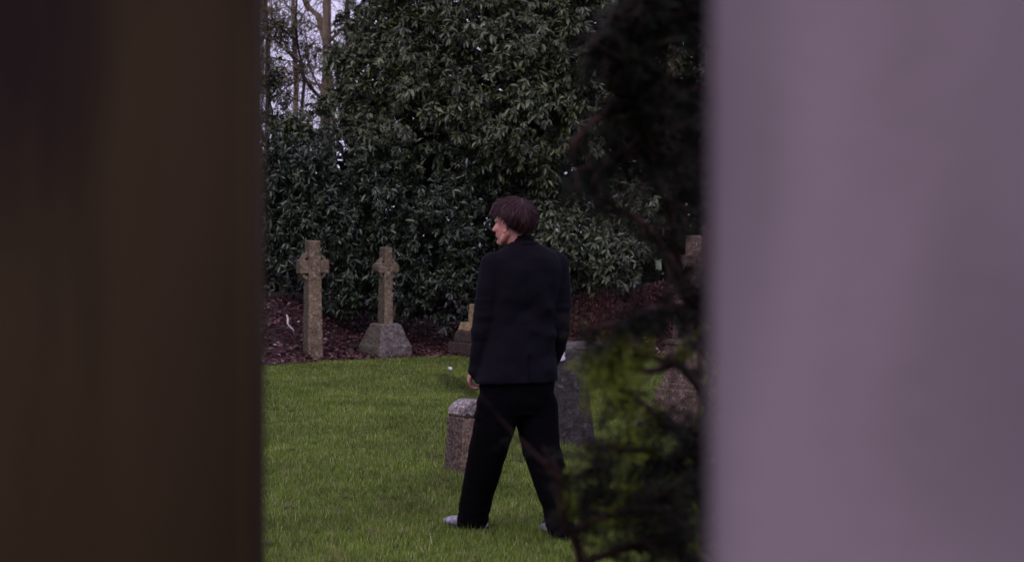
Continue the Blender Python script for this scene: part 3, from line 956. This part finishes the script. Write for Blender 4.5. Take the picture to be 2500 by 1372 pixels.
pl_ = empty('stone_pillar', (.2105, .745, 0), 'pale lilac grey stone pillar filling the right third of the view, out of focus', 'pillar')
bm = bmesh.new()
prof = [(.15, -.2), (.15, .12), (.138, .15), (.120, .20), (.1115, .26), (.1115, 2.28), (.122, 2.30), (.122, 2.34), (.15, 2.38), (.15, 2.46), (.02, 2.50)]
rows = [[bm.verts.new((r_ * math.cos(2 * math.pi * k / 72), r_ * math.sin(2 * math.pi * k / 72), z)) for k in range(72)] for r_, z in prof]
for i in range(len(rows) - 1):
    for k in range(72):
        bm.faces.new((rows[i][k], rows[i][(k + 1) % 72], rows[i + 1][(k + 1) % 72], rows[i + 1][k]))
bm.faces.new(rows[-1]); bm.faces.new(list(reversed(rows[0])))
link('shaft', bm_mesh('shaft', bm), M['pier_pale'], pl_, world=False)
pier('wooden_post', 'thick dark brown upright post filling the left quarter, out of focus', (-.2565, 1.55), R(15), -1, .40, .36, 2.6, M['pier_dark'], lean=R(.28))

# ------------------------------------------------------------------ the man
PX = 8.0
man = empty('person', (P(1258, 1300, PX).x, PX, 0), 'person in a black suit seen from behind, head turned left, feet apart on lawn', 'person')
TA = R(20)
FW = Vector((-math.sin(TA), math.cos(TA), 0)); RT = Vector((math.cos(TA), math.sin(TA), 0)); UP = Vector((0, 0, 1))


def B(px, py, f=0.0):
    """man's frame: point at photo pixel, f metres further than the body plane"""
    return P(px, py, PX + f)


HD = R(33)
hf = Vector((-math.cos(HD), math.sin(HD), -.06)).normalized()
hl = Vector((-math.sin(HD), -math.cos(HD), 0)); hu = hl.cross(hf) * -1
if hu.z < 0: hu = -hu
HC = B(1248, 547, .02)


def Hd(f, l, u):
    return HC + hf * f + hl * l + hu * u


HR = Matrix((hf, hl, hu)).transposed()

SHL, SHR = B(1203, 660, -.06), B(1357, 660, .09)
ELL, ELR = B(1186, 792, -.05), B(1366, 792, .10)
WRL, WRR = B(1158, 893, .00), B(1338, 888, .26)
HIPL, HIPR = B(1222, 965, -.03), B(1306, 965, .05)
KNL, KNR = B(1184, 1128, .02), B(1330, 1128, -.02)
ANL, ANR = B(1157, 1272, .12), P(1377, 1285, 7.87)
ANL.z = .09; ANR.z = .09


def body_mesh():
    bm = bmesh.new()
    # skull, face and neck
    ell(bm, Hd(-.012, 0, .028), (.094, .075, .092), HR, 28)
    ell(bm, Hd(.028, 0, -.03), (.062, .060, .085), HR, 24)
    ell(bm, Hd(.050, 0, -.085), (.034, .034, .026), HR)
    for s in (-1, 1):
        limb(bm, [Hd(-.012, s * .058, -.050), Hd(.020, s * .047, -.078), Hd(.054, s * .016, -.098)], [.020, .018, .016])   # jaw line
        ell(bm, Hd(.052, s * .036, -.020), (.026, .026, .026), HR)          # cheek
        ell(bm, Hd(.060, s * .032, .020), (.018, .026, .012), HR)           # brow
        # ear: rim and lobe
        ec = Hd(-.012, s * .074, -.012)
        rim = [ec + hf * (.018 * math.cos(t) - .004 * math.sin(t)) + hu * (.030 * math.sin(t)) + hl * s * .006 for t in np.linspace(-2.0, 2.6, 10)]
        limb(bm, rim, [.005] * 10, 8)
        ell(bm, ec - hu * .004, (.013, .006, .022), HR)
    limb(bm, [Hd(.082, 0, .018), Hd(.094, 0, -.004), Hd(.107, 0, -.024)], [.008, .010, .013])   # nose
    for s in (-1, 1):
        ell(bm, Hd(.093, s * .011, -.027), (.010, .008, .008), HR)
    ell(bm, Hd(.083, 0, -.052), (.014, .024, .006), HR)
    ell(bm, Hd(.081, 0, -.062), (.014, .021, .007), HR)
    ell(bm, Hd(.076, 0, -.092), (.018, .020, .017), HR)
    nb = B(1274, 622, .02)
    limb(bm, [Hd(-.02, 0, -.04), (Hd(-.02, 0, -.07) + nb) / 2, nb], [.060, .058, .066])
    # trunk
    rings = []
    for (px, py, hw, hd, f) in ((1262, 985, .09, .085, .01), (1263, 965, .145, .110, .01), (1264, 930, .17, .12, .01), (1267, 860, .150, .105, .01), (1270, 790, .145, .10, .02),
                                (1274, 720, .165, .115, .02), (1278, 665, .175, .11, .02), (1278, 635, .135, .085, .01), (1276, 612, .075, .065, .01)):
        rings.append((B(px, py, f), RT * hw, FW * hd))
    loft(bm, rings)
    limb(bm, [B(1225, 652, -.02), SHL, (SHL + ELL) / 2, ELL, (ELL + WRL) / 2, WRL], [.050, .048, .040, .032, .028, .023])
    limb(bm, [B(1335, 652, .05), SHR, (SHR + ELR) / 2, ELR, (ELR + WRR) / 2, WRR], [.052, .052, .044, .037, .034, .024])
    limb(bm, [HIPL, (HIPL + KNL) / 2, KNL, (KNL * .6 + ANL * .4), ANL], [.070, .066, .052, .050, .034])
    limb(bm, [HIPR, (HIPR + KNR) / 2, KNR, (KNR * .6 + ANR * .4), ANR], [.070, .066, .052, .050, .034])
    # feet inside the shoes
    for a in (ANL, ANR):
        fd = Vector((-.75, .66, 0)) if a is ANL else Vector((-.42, .90, 0))
        limb(bm, [a - fd * .03 - UP * .050, a + fd * .04 - UP * .053, a + fd * .12 - UP * .062], [.022, .022, .016])
    # hands
    for wr, el, s in ((WRL, ELL, -1), (WRR, ELR, 1)):
        dn = (wr - el).normalized()
        if s < 0:
            dn = (dn * .55 + Vector((-.32, .25, -.75))).normalized()
        th = FW * .9 + RT * (-s) * .3                    # thumb side
        th = (th - dn * th.dot(dn)).normalized()
        pal = dn.cross(th).normalized()
        if pal.dot(RT * (-s)) < 0:
            pal = -pal                                   # palm faces the body
        rot = Matrix((dn, th, pal)).transposed()
        ell(bm, wr + dn * .050, (.047, .040, .016), rot)
        ell(bm, wr + dn * .030 + th * .018, (.03, .020, .018), rot)
        for j, (o, ln) in enumerate(((.030, .040), (.010, .044), (-.010, .041), (-.029, .033))):
            p0 = wr + dn * .080 + th * o
            a1 = (dn * .80 + pal * .60).normalized(); a2 = (dn * .15 + pal * .99).normalized(); a3 = (dn * -.55 + pal * .84).normalized()
            p1 = p0 + a1 * ln; p2 = p1 + a2 * ln * .62; p3 = p2 + a3 * ln * .5
            limb(bm, [p0, p1, p2, p3], [.0100, .0090, .0082, .0072], 8)
        t0 = wr + dn * .022 + th * .030
        t1 = t0 + (dn * .75 + th * .5 + pal * .35).normalized() * .036
        t2 = t1 + (dn * .85 + pal * .50).normalized() * .030
        limb(bm, [t0, t1, t2], [.013, .0105, .0085], 8)
    return remeshed('body', bm, .0042, 3, .5)


M['skin'] = plain('skin', (.46, .195, .165), .5, .10, 18)
M['skin'].node_tree.nodes['Principled BSDF'].inputs['Subsurface Weight'].default_value = .12
M['skin'].node_tree.nodes['Principled BSDF'].inputs['Subsurface Radius'].default_value = (.012, .004, .002)
M['suit'] = plain('black_navy_suit_cloth', (.0048, .0038, .0072), .9, .12, 350, .15, .0005)
M['trouser'] = plain('black_trouser_cloth', (.0020, .0016, .0024), .95, .15, 350, .15, .0005)
M['shirt'] = plain('black_shirt_cloth', (.0045, .004, .005), .85, .1, 200)
M['hair'] = leaf_mat('dark_brown_hair', [(0, (.009, .0033, .0038)), (.6, (.030, .0108, .0130)), (1, (.100, .041, .050))], .55, 0, .18)
M['shoe'] = plain('pale_trainer_leather', (.22, .20, .25), .6, .75, 45, .5, .002)
M['sole'] = plain('dark_shoe_sole', (.012, .011, .013), .8, .2, 40)
M['eye'] = plain('eyeball', (.30, .24, .22), .3, .05, 20)

for k_ in ('suit', 'trouser', 'shirt'):
    M[k_].node_tree.nodes['Principled BSDF'].inputs['Specular IOR Level'].default_value = .10 if k_ == 'suit' else .04
body = link('body', body_mesh(), M['skin'], man)
for s in (-1, 1):
    bm = bmesh.new(); ell(bm, Hd(.066, s * .031, -.001), (.0115, .0115, .0115), HR, 14)
    link('eye', bm_mesh('eye', bm), M['eye'], man)


# jacket
def jacket_mesh():
    bm = bmesh.new()
    rings = []
    for (px, py, hw, hd, f) in ((1262, 931, .222, .158, .01), (1263, 905, .218, .155, .01), (1265, 850, .200, .140, .01), (1268, 790, .188, .130, .015), (1272, 740, .192, .136, .02),
                                (1276, 690, .205, .142, .02), (1279, 655, .208, .132, .015), (1279, 632, .204, .112, .01), (1279, 618, .176, .092, .01), (1280, 604, .118, .076, .012), (1278, 594, .082, .068, .015), (1277, 588, .076, .066, .015)):
        rings.append((B(px, py, f), RT * hw, FW * hd))
    loft(bm, rings, 40, 2.5)
    limb(bm, [B(1235, 634, -.01), B(1205, 647, -.055), B(1197, 700, -.06), B(1188, 760, -.05), B(1182, 810, -.045), B(1172, 862, -.02), B(1163, 902, -.005)],
         [.064, .071, .072, .070, .065, .058, .050])
    limb(bm, [B(1325, 632, .05), B(1359, 646, .085), B(1361, 700, .09), B(1364, 760, .09), B(1362, 805, .10), B(1352, 850, .16), B(1342, 884, .22)],
         [.064, .071, .073, .071, .068, .058, .050])
    me = remeshed('jacket', bm, .0075, 5, .5)

    def folds(c, n):
        q = c - man.location
        h = c.z
        side = abs((c - B(1270, 760)).dot(RT))
        # diagonal drag lines towards elbows and waist
        v = noise.noise(Vector((q.dot(RT) * 9 + h * 7, q.dot(FW) * 5, h * 9 - q.dot(RT) * 6)))
        d = (.0125 if side < .17 else .005) * (v * abs(v) * 2 + v * .5)
        # vertical long folds in the skirt
        if h < 1.15:
            d += .006 * (1.15 - h) / .3 * noise.noise(Vector((q.dot(RT) * 22, q.dot(FW) * 14, h * 2)))
        # elbow bunching
        if side > .17 and .95 < h < 1.25:
            d += .006 * noise.noise(Vector((q.x * 6, q.y * 6, h * 34)))
        # centre back seam and vent
        ls = q.dot(RT) - (B(1270, 760) - man.location).dot(RT)
        if abs(ls) < .010 and n.dot(FW) < -.5:
            d -= .0035 * (1 - abs(ls) / .010)
        if h < .95 and n.dot(FW) < -.3 and abs(ls - .004) < .006:
            d -= .004
        return d
    displace(me, folds)
    return me


jk = link('jacket', jacket_mesh(), M['suit'], man)

# collars
def collar(name, z_px, hw, hd, hgt, thick, mat, tilt, parent, cx=1277, f=.012):
    bm = bmesh.new()
    n = 36
    prof = [(0, 0), (thick, -.004), (thick * 1.2, hgt * .45), (thick * .35, hgt), (-thick * .1, hgt * .98), (-thick * .6, hgt * .5)]
    c = B(cx, z_px, f)
    rows = []
    for k in range(n):
        t = 2 * math.pi * k / n
        rd = RT * math.cos(t) + FW * math.sin(t)
        e = RT * math.cos(t) * hw + FW * math.sin(t) * hd
        dz = tilt * -math.sin(t)
        rows.append([bm.verts.new(c + e + rd * a + UP * (b + dz * hgt)) for a, b in prof])
    m = len(prof)
    for k in range(n):
        for j in range(m):
            bm.faces.new((rows[k][j], rows[(k + 1) % n][j], rows[(k + 1) % n][(j + 1) % m], rows[k][(j + 1) % m]))
    return link(name, bm_mesh(name, bm), mat, parent)


collar('jacket_collar', 606, .080, .068, .028, .005, M['suit'], .45, jk)
collar('shirt_collar', 602, .068, .060, .044, .003, M['shirt'], .35, man, cx=1273)


# trousers
def trousers_mesh():
    bm = bmesh.new()
    loft(bm, [(B(px, py, f), RT * hw, FW * hd) for (px, py, hw, hd, f) in ((1262, 1012, .165, .12, .01), (1262, 980, .195, .135, .01), (1263, 940, .200, .138, .01), (1264, 900, .185, .125, .01))], 36, 2.4)
    limb(bm, [B(1218, 985, -.04), B(1207, 1040, -.03), B(1193, 1090, -.01), B(1183, 1130, .01), B(1172, 1180, .05), B(1160, 1230, .09), B(1153, 1274, .11)],
         [.114, .114, .108, .100, .092, .087, .083])
    limb(bm, [B(1308, 985, .05), B(1312, 1040, .04), B(1322, 1090, .0), B(1332, 1130, -.02), B(1347, 1180, -.06), B(1361, 1230, -.10), B(1370, 1290, -.13)],
         [.114, .112, .106, .098, .091, .083, .075])
    me = remeshed('trousers', bm, .0085, 4, .5)

    def folds(c, n):
        h = c.z
        d = .006 * noise.noise(Vector((c.x * 10, c.y * 10, h * 5)))
        if h < .30:
            d += .009 * (1 - h / .30) * noise.noise(Vector((c.x * 9 + h * 8, c.y * 9, h * 22)))
        if .42 < h < .62:
            d += .005 * noise.noise(Vector((c.x * 9 - h * 10, c.y * 9, h * 16)))
        if h > .62:
            d += .009 * noise.noise(Vector((c.x * 12 + h * 10, c.y * 7, h * 12)))
        return d
    displace(me, folds)
    # break over the shoe: flatten bottoms
    co = np.empty(len(me.vertices) * 3, np.float32); me.vertices.foreach_get('co', co); co = co.reshape(-1, 3)
    low = co[:, 2] < .022
    co[low, 2] = .022 + (co[low, 2] - .022) * .15
    me.vertices.foreach_set('co', co.ravel()); me.update()
    return me


link('trousers', trousers_mesh(), M['trouser'], man)


def shoe(a, fd, heel_back):
    fd = Vector(fd).normalized(); rt = Vector((fd.y, -fd.x, 0))
    base = Vector((a.x, a.y, 0)) - fd * heel_back
    bm = bmesh.new()
    prof = [(0.0, .030, .058, .020), (.03, .038, .075, .016), (.08, .038, .085, .014), (.13, .042, .078, .014), (.18, .047, .062, .014), (.22, .048, .052, .015), (.26, .043, .045, .018), (.285, .028, .036, .022)]
    rings = []
    for x, hw, top, bot in prof:
        rings.append((base + fd * x + UP * ((top + .006) / 2 + .004), rt * hw, UP * ((top - .002) / 2)))
    loft(bm, rings, 20, 2.6)
    me = remeshed('shoe', bm, .006, 3, .5)
    s = link('shoe', me, M['shoe'], man)
    bm = bmesh.new()
    out = []
    for x, hw, top, bot in prof:
        out.append((x, hw * 1.06))
    low = [bm.verts.new(base + fd * (x - .004) + rt * w_ + UP * .000) for x, w_ in out] + [bm.verts.new(base + fd * (x - .004) - rt * w_) for x, w_ in reversed(out)]
    hi = [bm.verts.new(v.co + UP * .022) for v in low]
    n = len(low)
    bm.faces.new(list(reversed(low))); bm.faces.new(hi)
    for i in range(n):
        bm.faces.new((low[i], low[(i + 1) % n], hi[(i + 1) % n], hi[i]))
    bmesh.ops.recalc_face_normals(bm, faces=bm.faces)
    link('sole', bm_mesh('sole', bm), M['sole'], s, smooth=False)
    bm = bmesh.new()
    for k in range(5):
        x = .10 + k * .025
        tz = .078 - k * .008
        tube(bm, [base + fd * x - rt * .024 + UP * (tz - .004), base + fd * (x + .008) + UP * (tz + .005), base + fd * x + rt * .024 + UP * (tz - .004)], [.003] * 3, 5)
    link('lace', bm_mesh('lace', bm), M['shirt'], s)


shoe(ANL, (-.75, .66, 0), .080)
shoe(ANR, (-.42, .90, 0), .06)


# hair: cap + strands combed from the crown
def hair():
    pole = (hu * .86 - hf * .50).normalized()
    e1 = (hf - pole * hf.dot(pole)).normalized()          # azimuth 0 = forehead
    e2 = pole.cross(e1)
    if e2.dot(hl) < 0: e2 = -e2                           # +90deg = his left ear
    hc = Hd(-.016, 0, .026)
    rad = (.130, .112, .112)

    def surf(az, th, lift=0.0):
        d = pole * math.cos(th) + (e1 * math.cos(az) + e2 * math.sin(az)) * math.sin(th)
        a, b, c = d.dot(hf) / rad[0], d.dot(hl) / rad[1], d.dot(hu) / rad[2]
        r = 1 / math.sqrt(a * a + b * b + c * c)
        lump = 1 + .06 * noise.noise(Vector((math.cos(az) * 1.8, math.sin(az) * 1.8, th * 1.8 + 3))) + .035 * noise.noise(Vector((math.cos(az + th * .25) * 7, math.sin(az + th * .25) * 7, th * 1.3)))
        u = min(max((th - 1.25) / .55, 0), 1)
        r *= 1 - .13 * u * u * (1 if math.cos(az) > 0 else .8)
        return hc + d * (r * lump + lift)

    def hem(az):
        a = math.cos(az)           # 1 front, -1 back
        base = np.interp(a, [-1, -.6, -.25, .05, .35, .7, 1], [1.93, 1.88, 1.74, 1.54, 1.56, 1.70, 1.72])
        return float(base) + .05 * noise.noise(Vector((az * 4, 2, 1)))
    bm = bmesh.new()
    na, nth = 72, 22
    rows = []
    for i in range(nth):
        rows.append([bm.verts.new(surf(2 * math.pi * k / na, hem(2 * math.pi * k / na) * (i + .3) / (nth - .7), .0028 * noise.noise(Vector((math.cos(2 * math.pi * k / na) * 12, math.sin(2 * math.pi * k / na) * 12, i * .15))))) for k in range(na)])
    inner = [bm.verts.new(hc + (v.co - hc) * .84) for v in rows[-1]]
    rows.append(inner)
    bm.faces.new(rows[0])
    for i in range(len(rows) - 1):
        for k in range(na):
            bm.faces.new((rows[i][k], rows[i + 1][k], rows[i + 1][(k + 1) % na], rows[i][(k + 1) % na]))
    bmesh.ops.recalc_face_normals(bm, faces=bm.faces)
    cap = link('hair', bm_mesh('hair', bm), M['hair'], man)
    V, Fc = [], []
    rnd = random.Random(4)
    for s in range(7500):
        az = rnd.random() * 2 * math.pi
        hm = hem(az) + rnd.uniform(-.08, .09)
        t0 = rnd.random() ** .6 * hm * .75
        t1 = min(hm, t0 + rnd.uniform(.5, 1.3))
        tw = rnd.uniform(-.18, .18) + .25
        wd = rnd.uniform(.0007, .0014); lf = rnd.uniform(-.002, .006); fl = rnd.uniform(0, .008) * (1 if rnd.random() < .8 else 2.6)
        b0 = len(V); ns = 6
        for i in range(ns + 1):
            u = i / ns
            th = t0 + (t1 - t0) * u
            a2 = az + tw * u * (t1 - t0)
            p = surf(a2, th, lf + fl * u * u); q = surf(a2 + wd / .1 / max(.25, math.sin(th)), th, lf + fl * u * u)
            k = 1 - u * .6
            V.append(p); V.append(p + (q - p) * k)
        for i in range(ns):
            Fc.append((b0 + 2 * i, b0 + 2 * i + 1, b0 + 2 * i + 3, b0 + 2 * i + 2))
    for s in range(620):
        az = rnd.random() * 2 * math.pi
        hm = hem(az) + rnd.uniform(-.12, .10)
        t0 = rnd.random() ** .7 * hm * .62
        t1 = min(hm, t0 + rnd.uniform(.55, 1.1))
        tw = rnd.uniform(-.25, .45); wd = rnd.uniform(.004, .011); lf = rnd.uniform(.001, .006); out = rnd.uniform(-.004, .010) if rnd.random() < .8 else rnd.uniform(.008, .018)
        b0 = len(V); ns = 8
        for i in range(ns + 1):
            u = i / ns
            th = t0 + (t1 - t0) * u; a2 = az + tw * u * u
            k = wd * (1 - u ** 2.2) * min(1, .4 + u * 3) / .11 / max(.3, math.sin(th))
            L_ = lf * math.sin(math.pi * min(1, u * 1.3) * .5) + out * u ** 3
            V.append(surf(a2 - k / 2, th, L_ - .002)); V.append(surf(a2, th, L_ + .0025)); V.append(surf(a2 + k / 2, th, L_ - .002))
        for i in range(ns):
            for j in (0, 1):
                Fc.append((b0 + 3 * i + j, b0 + 3 * i + j + 1, b0 + 3 * i + j + 4, b0 + 3 * i + j + 3))
    tag(link('hair_strands', np_mesh('hair_strands', [tuple(v) for v in V], Fc), M['hair'], cap), kind='stuff')


hair()

# ------------------------------------------------------------------ small things
st = empty('stick', P(705, 790, 20.3), 'thin bleached white stick poking out of the leaf litter, left of the tall cross', 'stick')
bm = bmesh.new()
a, b = wavy([P(700, 768, 20.25), P(703, 778, 20.25), P(702, 789, 20.2), P(710, 800, 20.2), P(716, 806, 20.2), P(720, 830, 20.3)], [.010, .014, .014, .011, .008, .006], .05, .006)
tube(bm, a, b, 6)
link('bark', bm_mesh('bark', bm), M['twig_pale'], st)
fp = GZ(1099, 908)
bm = bmesh.new()
for (x, z, s, r) in ((0, .02, .022, .3), (.018, .012, .018, 1.4), (-.012, .035, .018, 2.2), (.01, .03, .016, 4)):
    v = [bm.verts.new((fp.x + x + s * math.cos(r + k * 1.57) , fp.y + .01 * k, z + .01 + s * math.sin(r + k * 1.57))) for k in range(4)]
    bm.faces.new(v)
sp = link('paper_scrap', bm_mesh('paper_scrap', bm), plain('white_paper', (.8, .8, .82), .7, .03, 20), smooth=False)
md = sp.modifiers.new('t', 'SOLIDIFY'); md.thickness = .003
tag(sp, 'tiny crumpled white scrap lying on the grass left of the man\'s hand', 'scrap')


# ------------------------------------------------------------------ yew close to the camera
YS = 1.4
yew = empty('yew_tree', (P(1745, 1372, 2.35 * YS).x, 2.35 * YS, 0), 'dark yew with reddish stems and drooping needles close in front, beside the pale pillar', 'tree')
BR = []


def yb(pts, rads, dens=1.0, zone='yew', name='branch'):
    pts = [(x, y, d * YS) for x, y, d in pts]; rads = [q * YS * (.8 - .35 * i_ / (len(rads) - 1)) for i_, q in enumerate(rads)]
    a, b = wavy([P(*p) for p in pts], rads, .035, .008, len(BR) * 3.1)
    bm = bmesh.new(); tube(bm, a, b, 7)
    link(name, bm_mesh(name, bm), M['bark_red'], yew)
    BR.append((a, b, dens, zone))


# trunk stands on the ground, mostly hidden by the pale pillar
a, b = wavy([(yew.location.x + .02, 2.35 * YS, -.1), (yew.location.x, 2.35 * YS, .6), P(1745, 1372, 2.35 * YS), P(1738, 900, 2.32 * YS), P(1745, 400, 2.3 * YS), P(1760, -150, 2.3 * YS), P(1740, -900, 2.35 * YS)], [.060, .050, .036, .030, .026, .020, .010], .08, .012)
bm = bmesh.new(); tube(bm, a, b, 12)
link('trunk', bm_mesh('trunk', bm), M['bark_red'], yew)
# (px, py, distance) paths
yb([(1742, 900, 2.3), (1700, 760, 2.2), (1655, 670, 2.1), (1600, 575, 2.0), (1530, 520, 1.95), (1440, 470, 1.9)], [.017, .015, .013, .010, .006, .003], .7)
yb([(1655, 670, 2.1), (1640, 540, 2.05), (1600, 430, 2.0), (1590, 330, 2.0), (1545, 230, 1.95)], [.010, .009, .008, .006, .003], 1.1)
yb([(1745, 420, 2.3), (1690, 330, 2.2), (1620, 240, 2.1), (1540, 160, 2.0), (1490, 40, 1.95)], [.014, .013, .012, .008, .004], 1.6)
yb([(1750, 250, 2.3), (1680, 215, 2.2), (1600, 222, 2.1), (1520, 250, 2.0), (1450, 300, 1.95), (1390, 360, 1.9)], [.014, .013, .012, .010, .006, .003], 1.3)
yb([(1752, 60, 2.3), (1690, 40, 2.2), (1600, 60, 2.1), (1500, 90, 2.0), (1440, 110, 1.95)], [.014, .012, .010, .007, .003], 1.6)
yb([(1755, -60, 2.3), (1680, -70, 2.2), (1590, -40, 2.1), (1520, 10, 2.0)], [.012, .010, .008, .004], 1.5)
yb([(1740, 560, 2.3), (1690, 480, 2.2), (1640, 400, 2.1), (1560, 370, 2.0), (1470, 400, 1.95), (1400, 420, 1.9)], [.012, .011, .010, .007, .005, .003], 1.25)
yb([(1700, 760, 2.2), (1640, 745, 2.1), (1580, 760, 2.0), (1500, 790, 1.95), (1420, 810, 1.9)], [.010, .009, .008, .006, .003], 1.5)
yb([(1742, 1020, 2.3), (1690, 920, 2.2), (1600, 870, 2.05), (1520, 860, 2.0), (1450, 850, 1.95)], [.011, .010, .008, .005, .003], 1.1, 'lime')
yb([(1700, 840, 2.2), (1620, 900, 2.12), (1550, 900, 2.05), (1470, 880, 2.0), (1425, 910, 1.98)], [.009, .008, .006, .004, .002], .9, 'lime')
yb([(1742, 1180, 2.3), (1680, 1080, 2.2), (1610, 1010, 2.1), (1540, 960, 2.0), (1480, 930, 1.95)], [.012, .011, .009, .006, .003], 1.0)
yb([(1742, 1250, 2.3), (1690, 1170, 2.2), (1600, 1110, 2.1), (1510, 1090, 2.0), (1430, 1120, 1.95)], [.013, .011, .009, .006, .003], 1.1)
yb([(1742, 1400, 2.3), (1680, 1330, 2.2), (1600, 1260, 2.1), (1500, 1220, 2.0), (1420, 1210, 1.95)], [.013, .011, .010, .007, .004], 1.4)
# young side stem low in the middle
yb([(1470, 1620, 2.05), (1420, 1380, 1.95), (1380, 1250, 1.9), (1360, 1150, 1.85), (1325, 1090, 1.8)], [.010, .009, .008, .006, .003], .75)
yb([(1360, 1170, 1.85), (1290, 1090, 1.82), (1220, 1020, 1.8), (1150, 950, 1.78), (1085, 922, 1.76)], [.004, .003, .002, .0015, .001], .06)
yb([(1400, 1300, 1.92), (1470, 1260, 1.9), (1540, 1230, 1.9), (1620, 1210, 1.9)], [.008, .006, .005, .003], 1.1)
yb([(1420, 1380, 1.95), (1500, 1350, 1.93), (1590, 1330, 1.92), (1660, 1330, 1.92)], [.008, .007, .006, .003], .9)
yb([(1742, 1500, 2.3), (1690, 1420, 2.2), (1600, 1390, 2.1), (1500, 1400, 2.0)], [.012, .011, .009, .005], .8)


# how full the crown is in each part of it: (px0, px1, py0, py1, chance, zone)
FULL = [(1525, 1745, -200, 90, .75, 0), (1600, 1690, 90, 150, .30, 0), (1525, 1745, 90, 330, .50, 0), (1400, 1525, -100, 60, .22, 0), (1400, 1525, 60, 360, .38, 0),
        (1612, 1665, 305, 520, .12, 0), (1495, 1560, 360, 430, .3, 0), (1520, 1745, 330, 560, .6, 0), (1395, 1520, 400, 545, .6, 0), (1360, 1400, 150, 480, .2, 0),
        (1540, 1600, 500, 560, .3, 0), (1555, 1745, 560, 730, .26, 0), (1405, 1625, 735, 835, .75, 0), (1425, 1600, 830, 940, 1, 1), (1425, 1600, 835, 1010, .22, 0), (1400, 1620, 945, 1372, .36, 1), (1620, 1745, 1040, 1372, .06, 1),
        (1600, 1700, 730, 1040, .17, 0), (1450, 1600, 945, 1050, .6, 0), (1560, 1745, 1040, 1420, .85, 0), (1400, 1560, 1050, 1420, .38, 0), (1310, 1400, 1120, 1420, .35, 0), (1700, 1745, 560, 1050, .8, 0)]


def P_py(p):
    return 590 - (p.z - EYE) / p.y * F_PX


def keep(p, zone, rnd):
    px = 1250 + p.x / p.y * F_PX; py = 590 - (p.z - EYE) / p.y * F_PX
    w1 = noise.noise_vector(p * 6); w2 = noise.noise_vector(p * 17)
    px += w1.x * 90 + w2.x * 60; py += w1.z * 70 + w2.z * 60
    if px < 1345 and not (py > 1100): return False
    for x0, x1, y0, y1, c, z in FULL:
        if x0 <= px < x1 and y0 <= py < y1 and z == (zone == 'lime'):
            return rnd.random() < c
    return px > 1745 or py < -200


def needles():
    tw = {'yew': [], 'lime': []}
    tb = bmesh.new()
    rnd = random.Random(11)
    for (a, b, dens, zone) in BR:
        ln = sum((a[i + 1] - a[i]).length for i in range(len(a) - 1))
        n = int(ln * 520 * dens) if dens > .1 else 0
        for _ in range(n):
            t = rnd.random() ** .8 * (len(a) - 1.01)
            i = int(t); p = a[i].lerp(a[i + 1], t - i)
            ax = (a[i + 1] - a[i]).normalized()
            d = (ax * .7 + Vector((rnd.uniform(-1, 1), rnd.uniform(-.8, .8), rnd.uniform(-1.0, .8)))).normalized()
            L = rnd.uniform(.04, .12)
            pts = [p]
            for s in range(4):
                d = (d + Vector((rnd.uniform(-.2, .2), rnd.uniform(-.2, .2), rnd.uniform(-.28, .12)))).normalized()
                pts.append(pts[-1] + d * L / 4)
            q_ = P_py(pts[-1])
            z_ = zone if rnd.random() < .85 else 'yew'
            if q_ > 835 and rnd.random() < .30:
                z_ = 'lime'
            if not (keep(pts[-1], z_, rnd) and keep(pts[2], 'yew' if z_ == 'yew' else z_, random.Random(1 if z_ == 'lime' else rnd.random() * 0 + 3))):
                continue
            tw[z_].append(pts)
            tube(tb, pts, [.0016, .0014, .0012, .001, .0006], 3)
    # two single sprays in front of the lawn left of the hand
    for (q0, q1) in (((1165, 962), (1072, 918)), ((1110, 928), (1076, 935)), ((1100, 925), (1074, 910)), ((1260, 1065), (1225, 1090)), ((1300, 1100), (1250, 1115)), ((1240, 1030), (1215, 1000)), ((1165, 965), (1078, 925)), ((1160, 968), (1090, 940)), ((1130, 940), (1085, 905)), ((1125, 938), (1082, 950)), ((1150, 955), (1110, 915)), ((1180, 975), (1130, 950))):
        A, Bq = P(*q0, 1.78 * YS), P(*q1, 1.76 * YS)
        tw['yew'].append([A.lerp(Bq, s / 4) for s in range(5)])
    for zone, lst in tw.items():
        pos, dd, up = [], [], []
        for pts in lst:
            for i in range(len(pts) - 1):
                ax = (pts[i + 1] - pts[i]); seg = ax.length; axn = ax.normalized()
                side = axn.cross(Vector((rnd.uniform(-.3, .3), rnd.uniform(-.6, .1), 1))).normalized()
                m = max(2, int(seg / .0034))
                for k in range(m):
                    s = 1 if k % 2 else -1
                    pos.append(pts[i] + ax * (k / m)); dd.append(axn * .55 + side * s + Vector((rnd.uniform(-.15, .15),) * 3)); up.append(axn.cross(side) + Vector((0, 0, .01)))
        n = len(pos)
        if not n: continue
        L = .015 + .010 * rng.random(n)
        me = leaves_mesh('needles', np.array(pos), np.array(dd), np.array(up), L, np.full(n, .0042 if zone == 'yew' else .0055), QUAD_V, QUAD_F)
        print('needles', zone, n)
        tag(link('needles', me, M[zone], yew), kind='stuff')
    tag(link('twigs', bm_mesh('twigs', tb), M['bark_red'], yew), kind='stuff')


needles()
print('tris', sum(len(o.data.loops) - 2 * len(o.data.polygons) for o in SC.objects if o.type == 'MESH'))
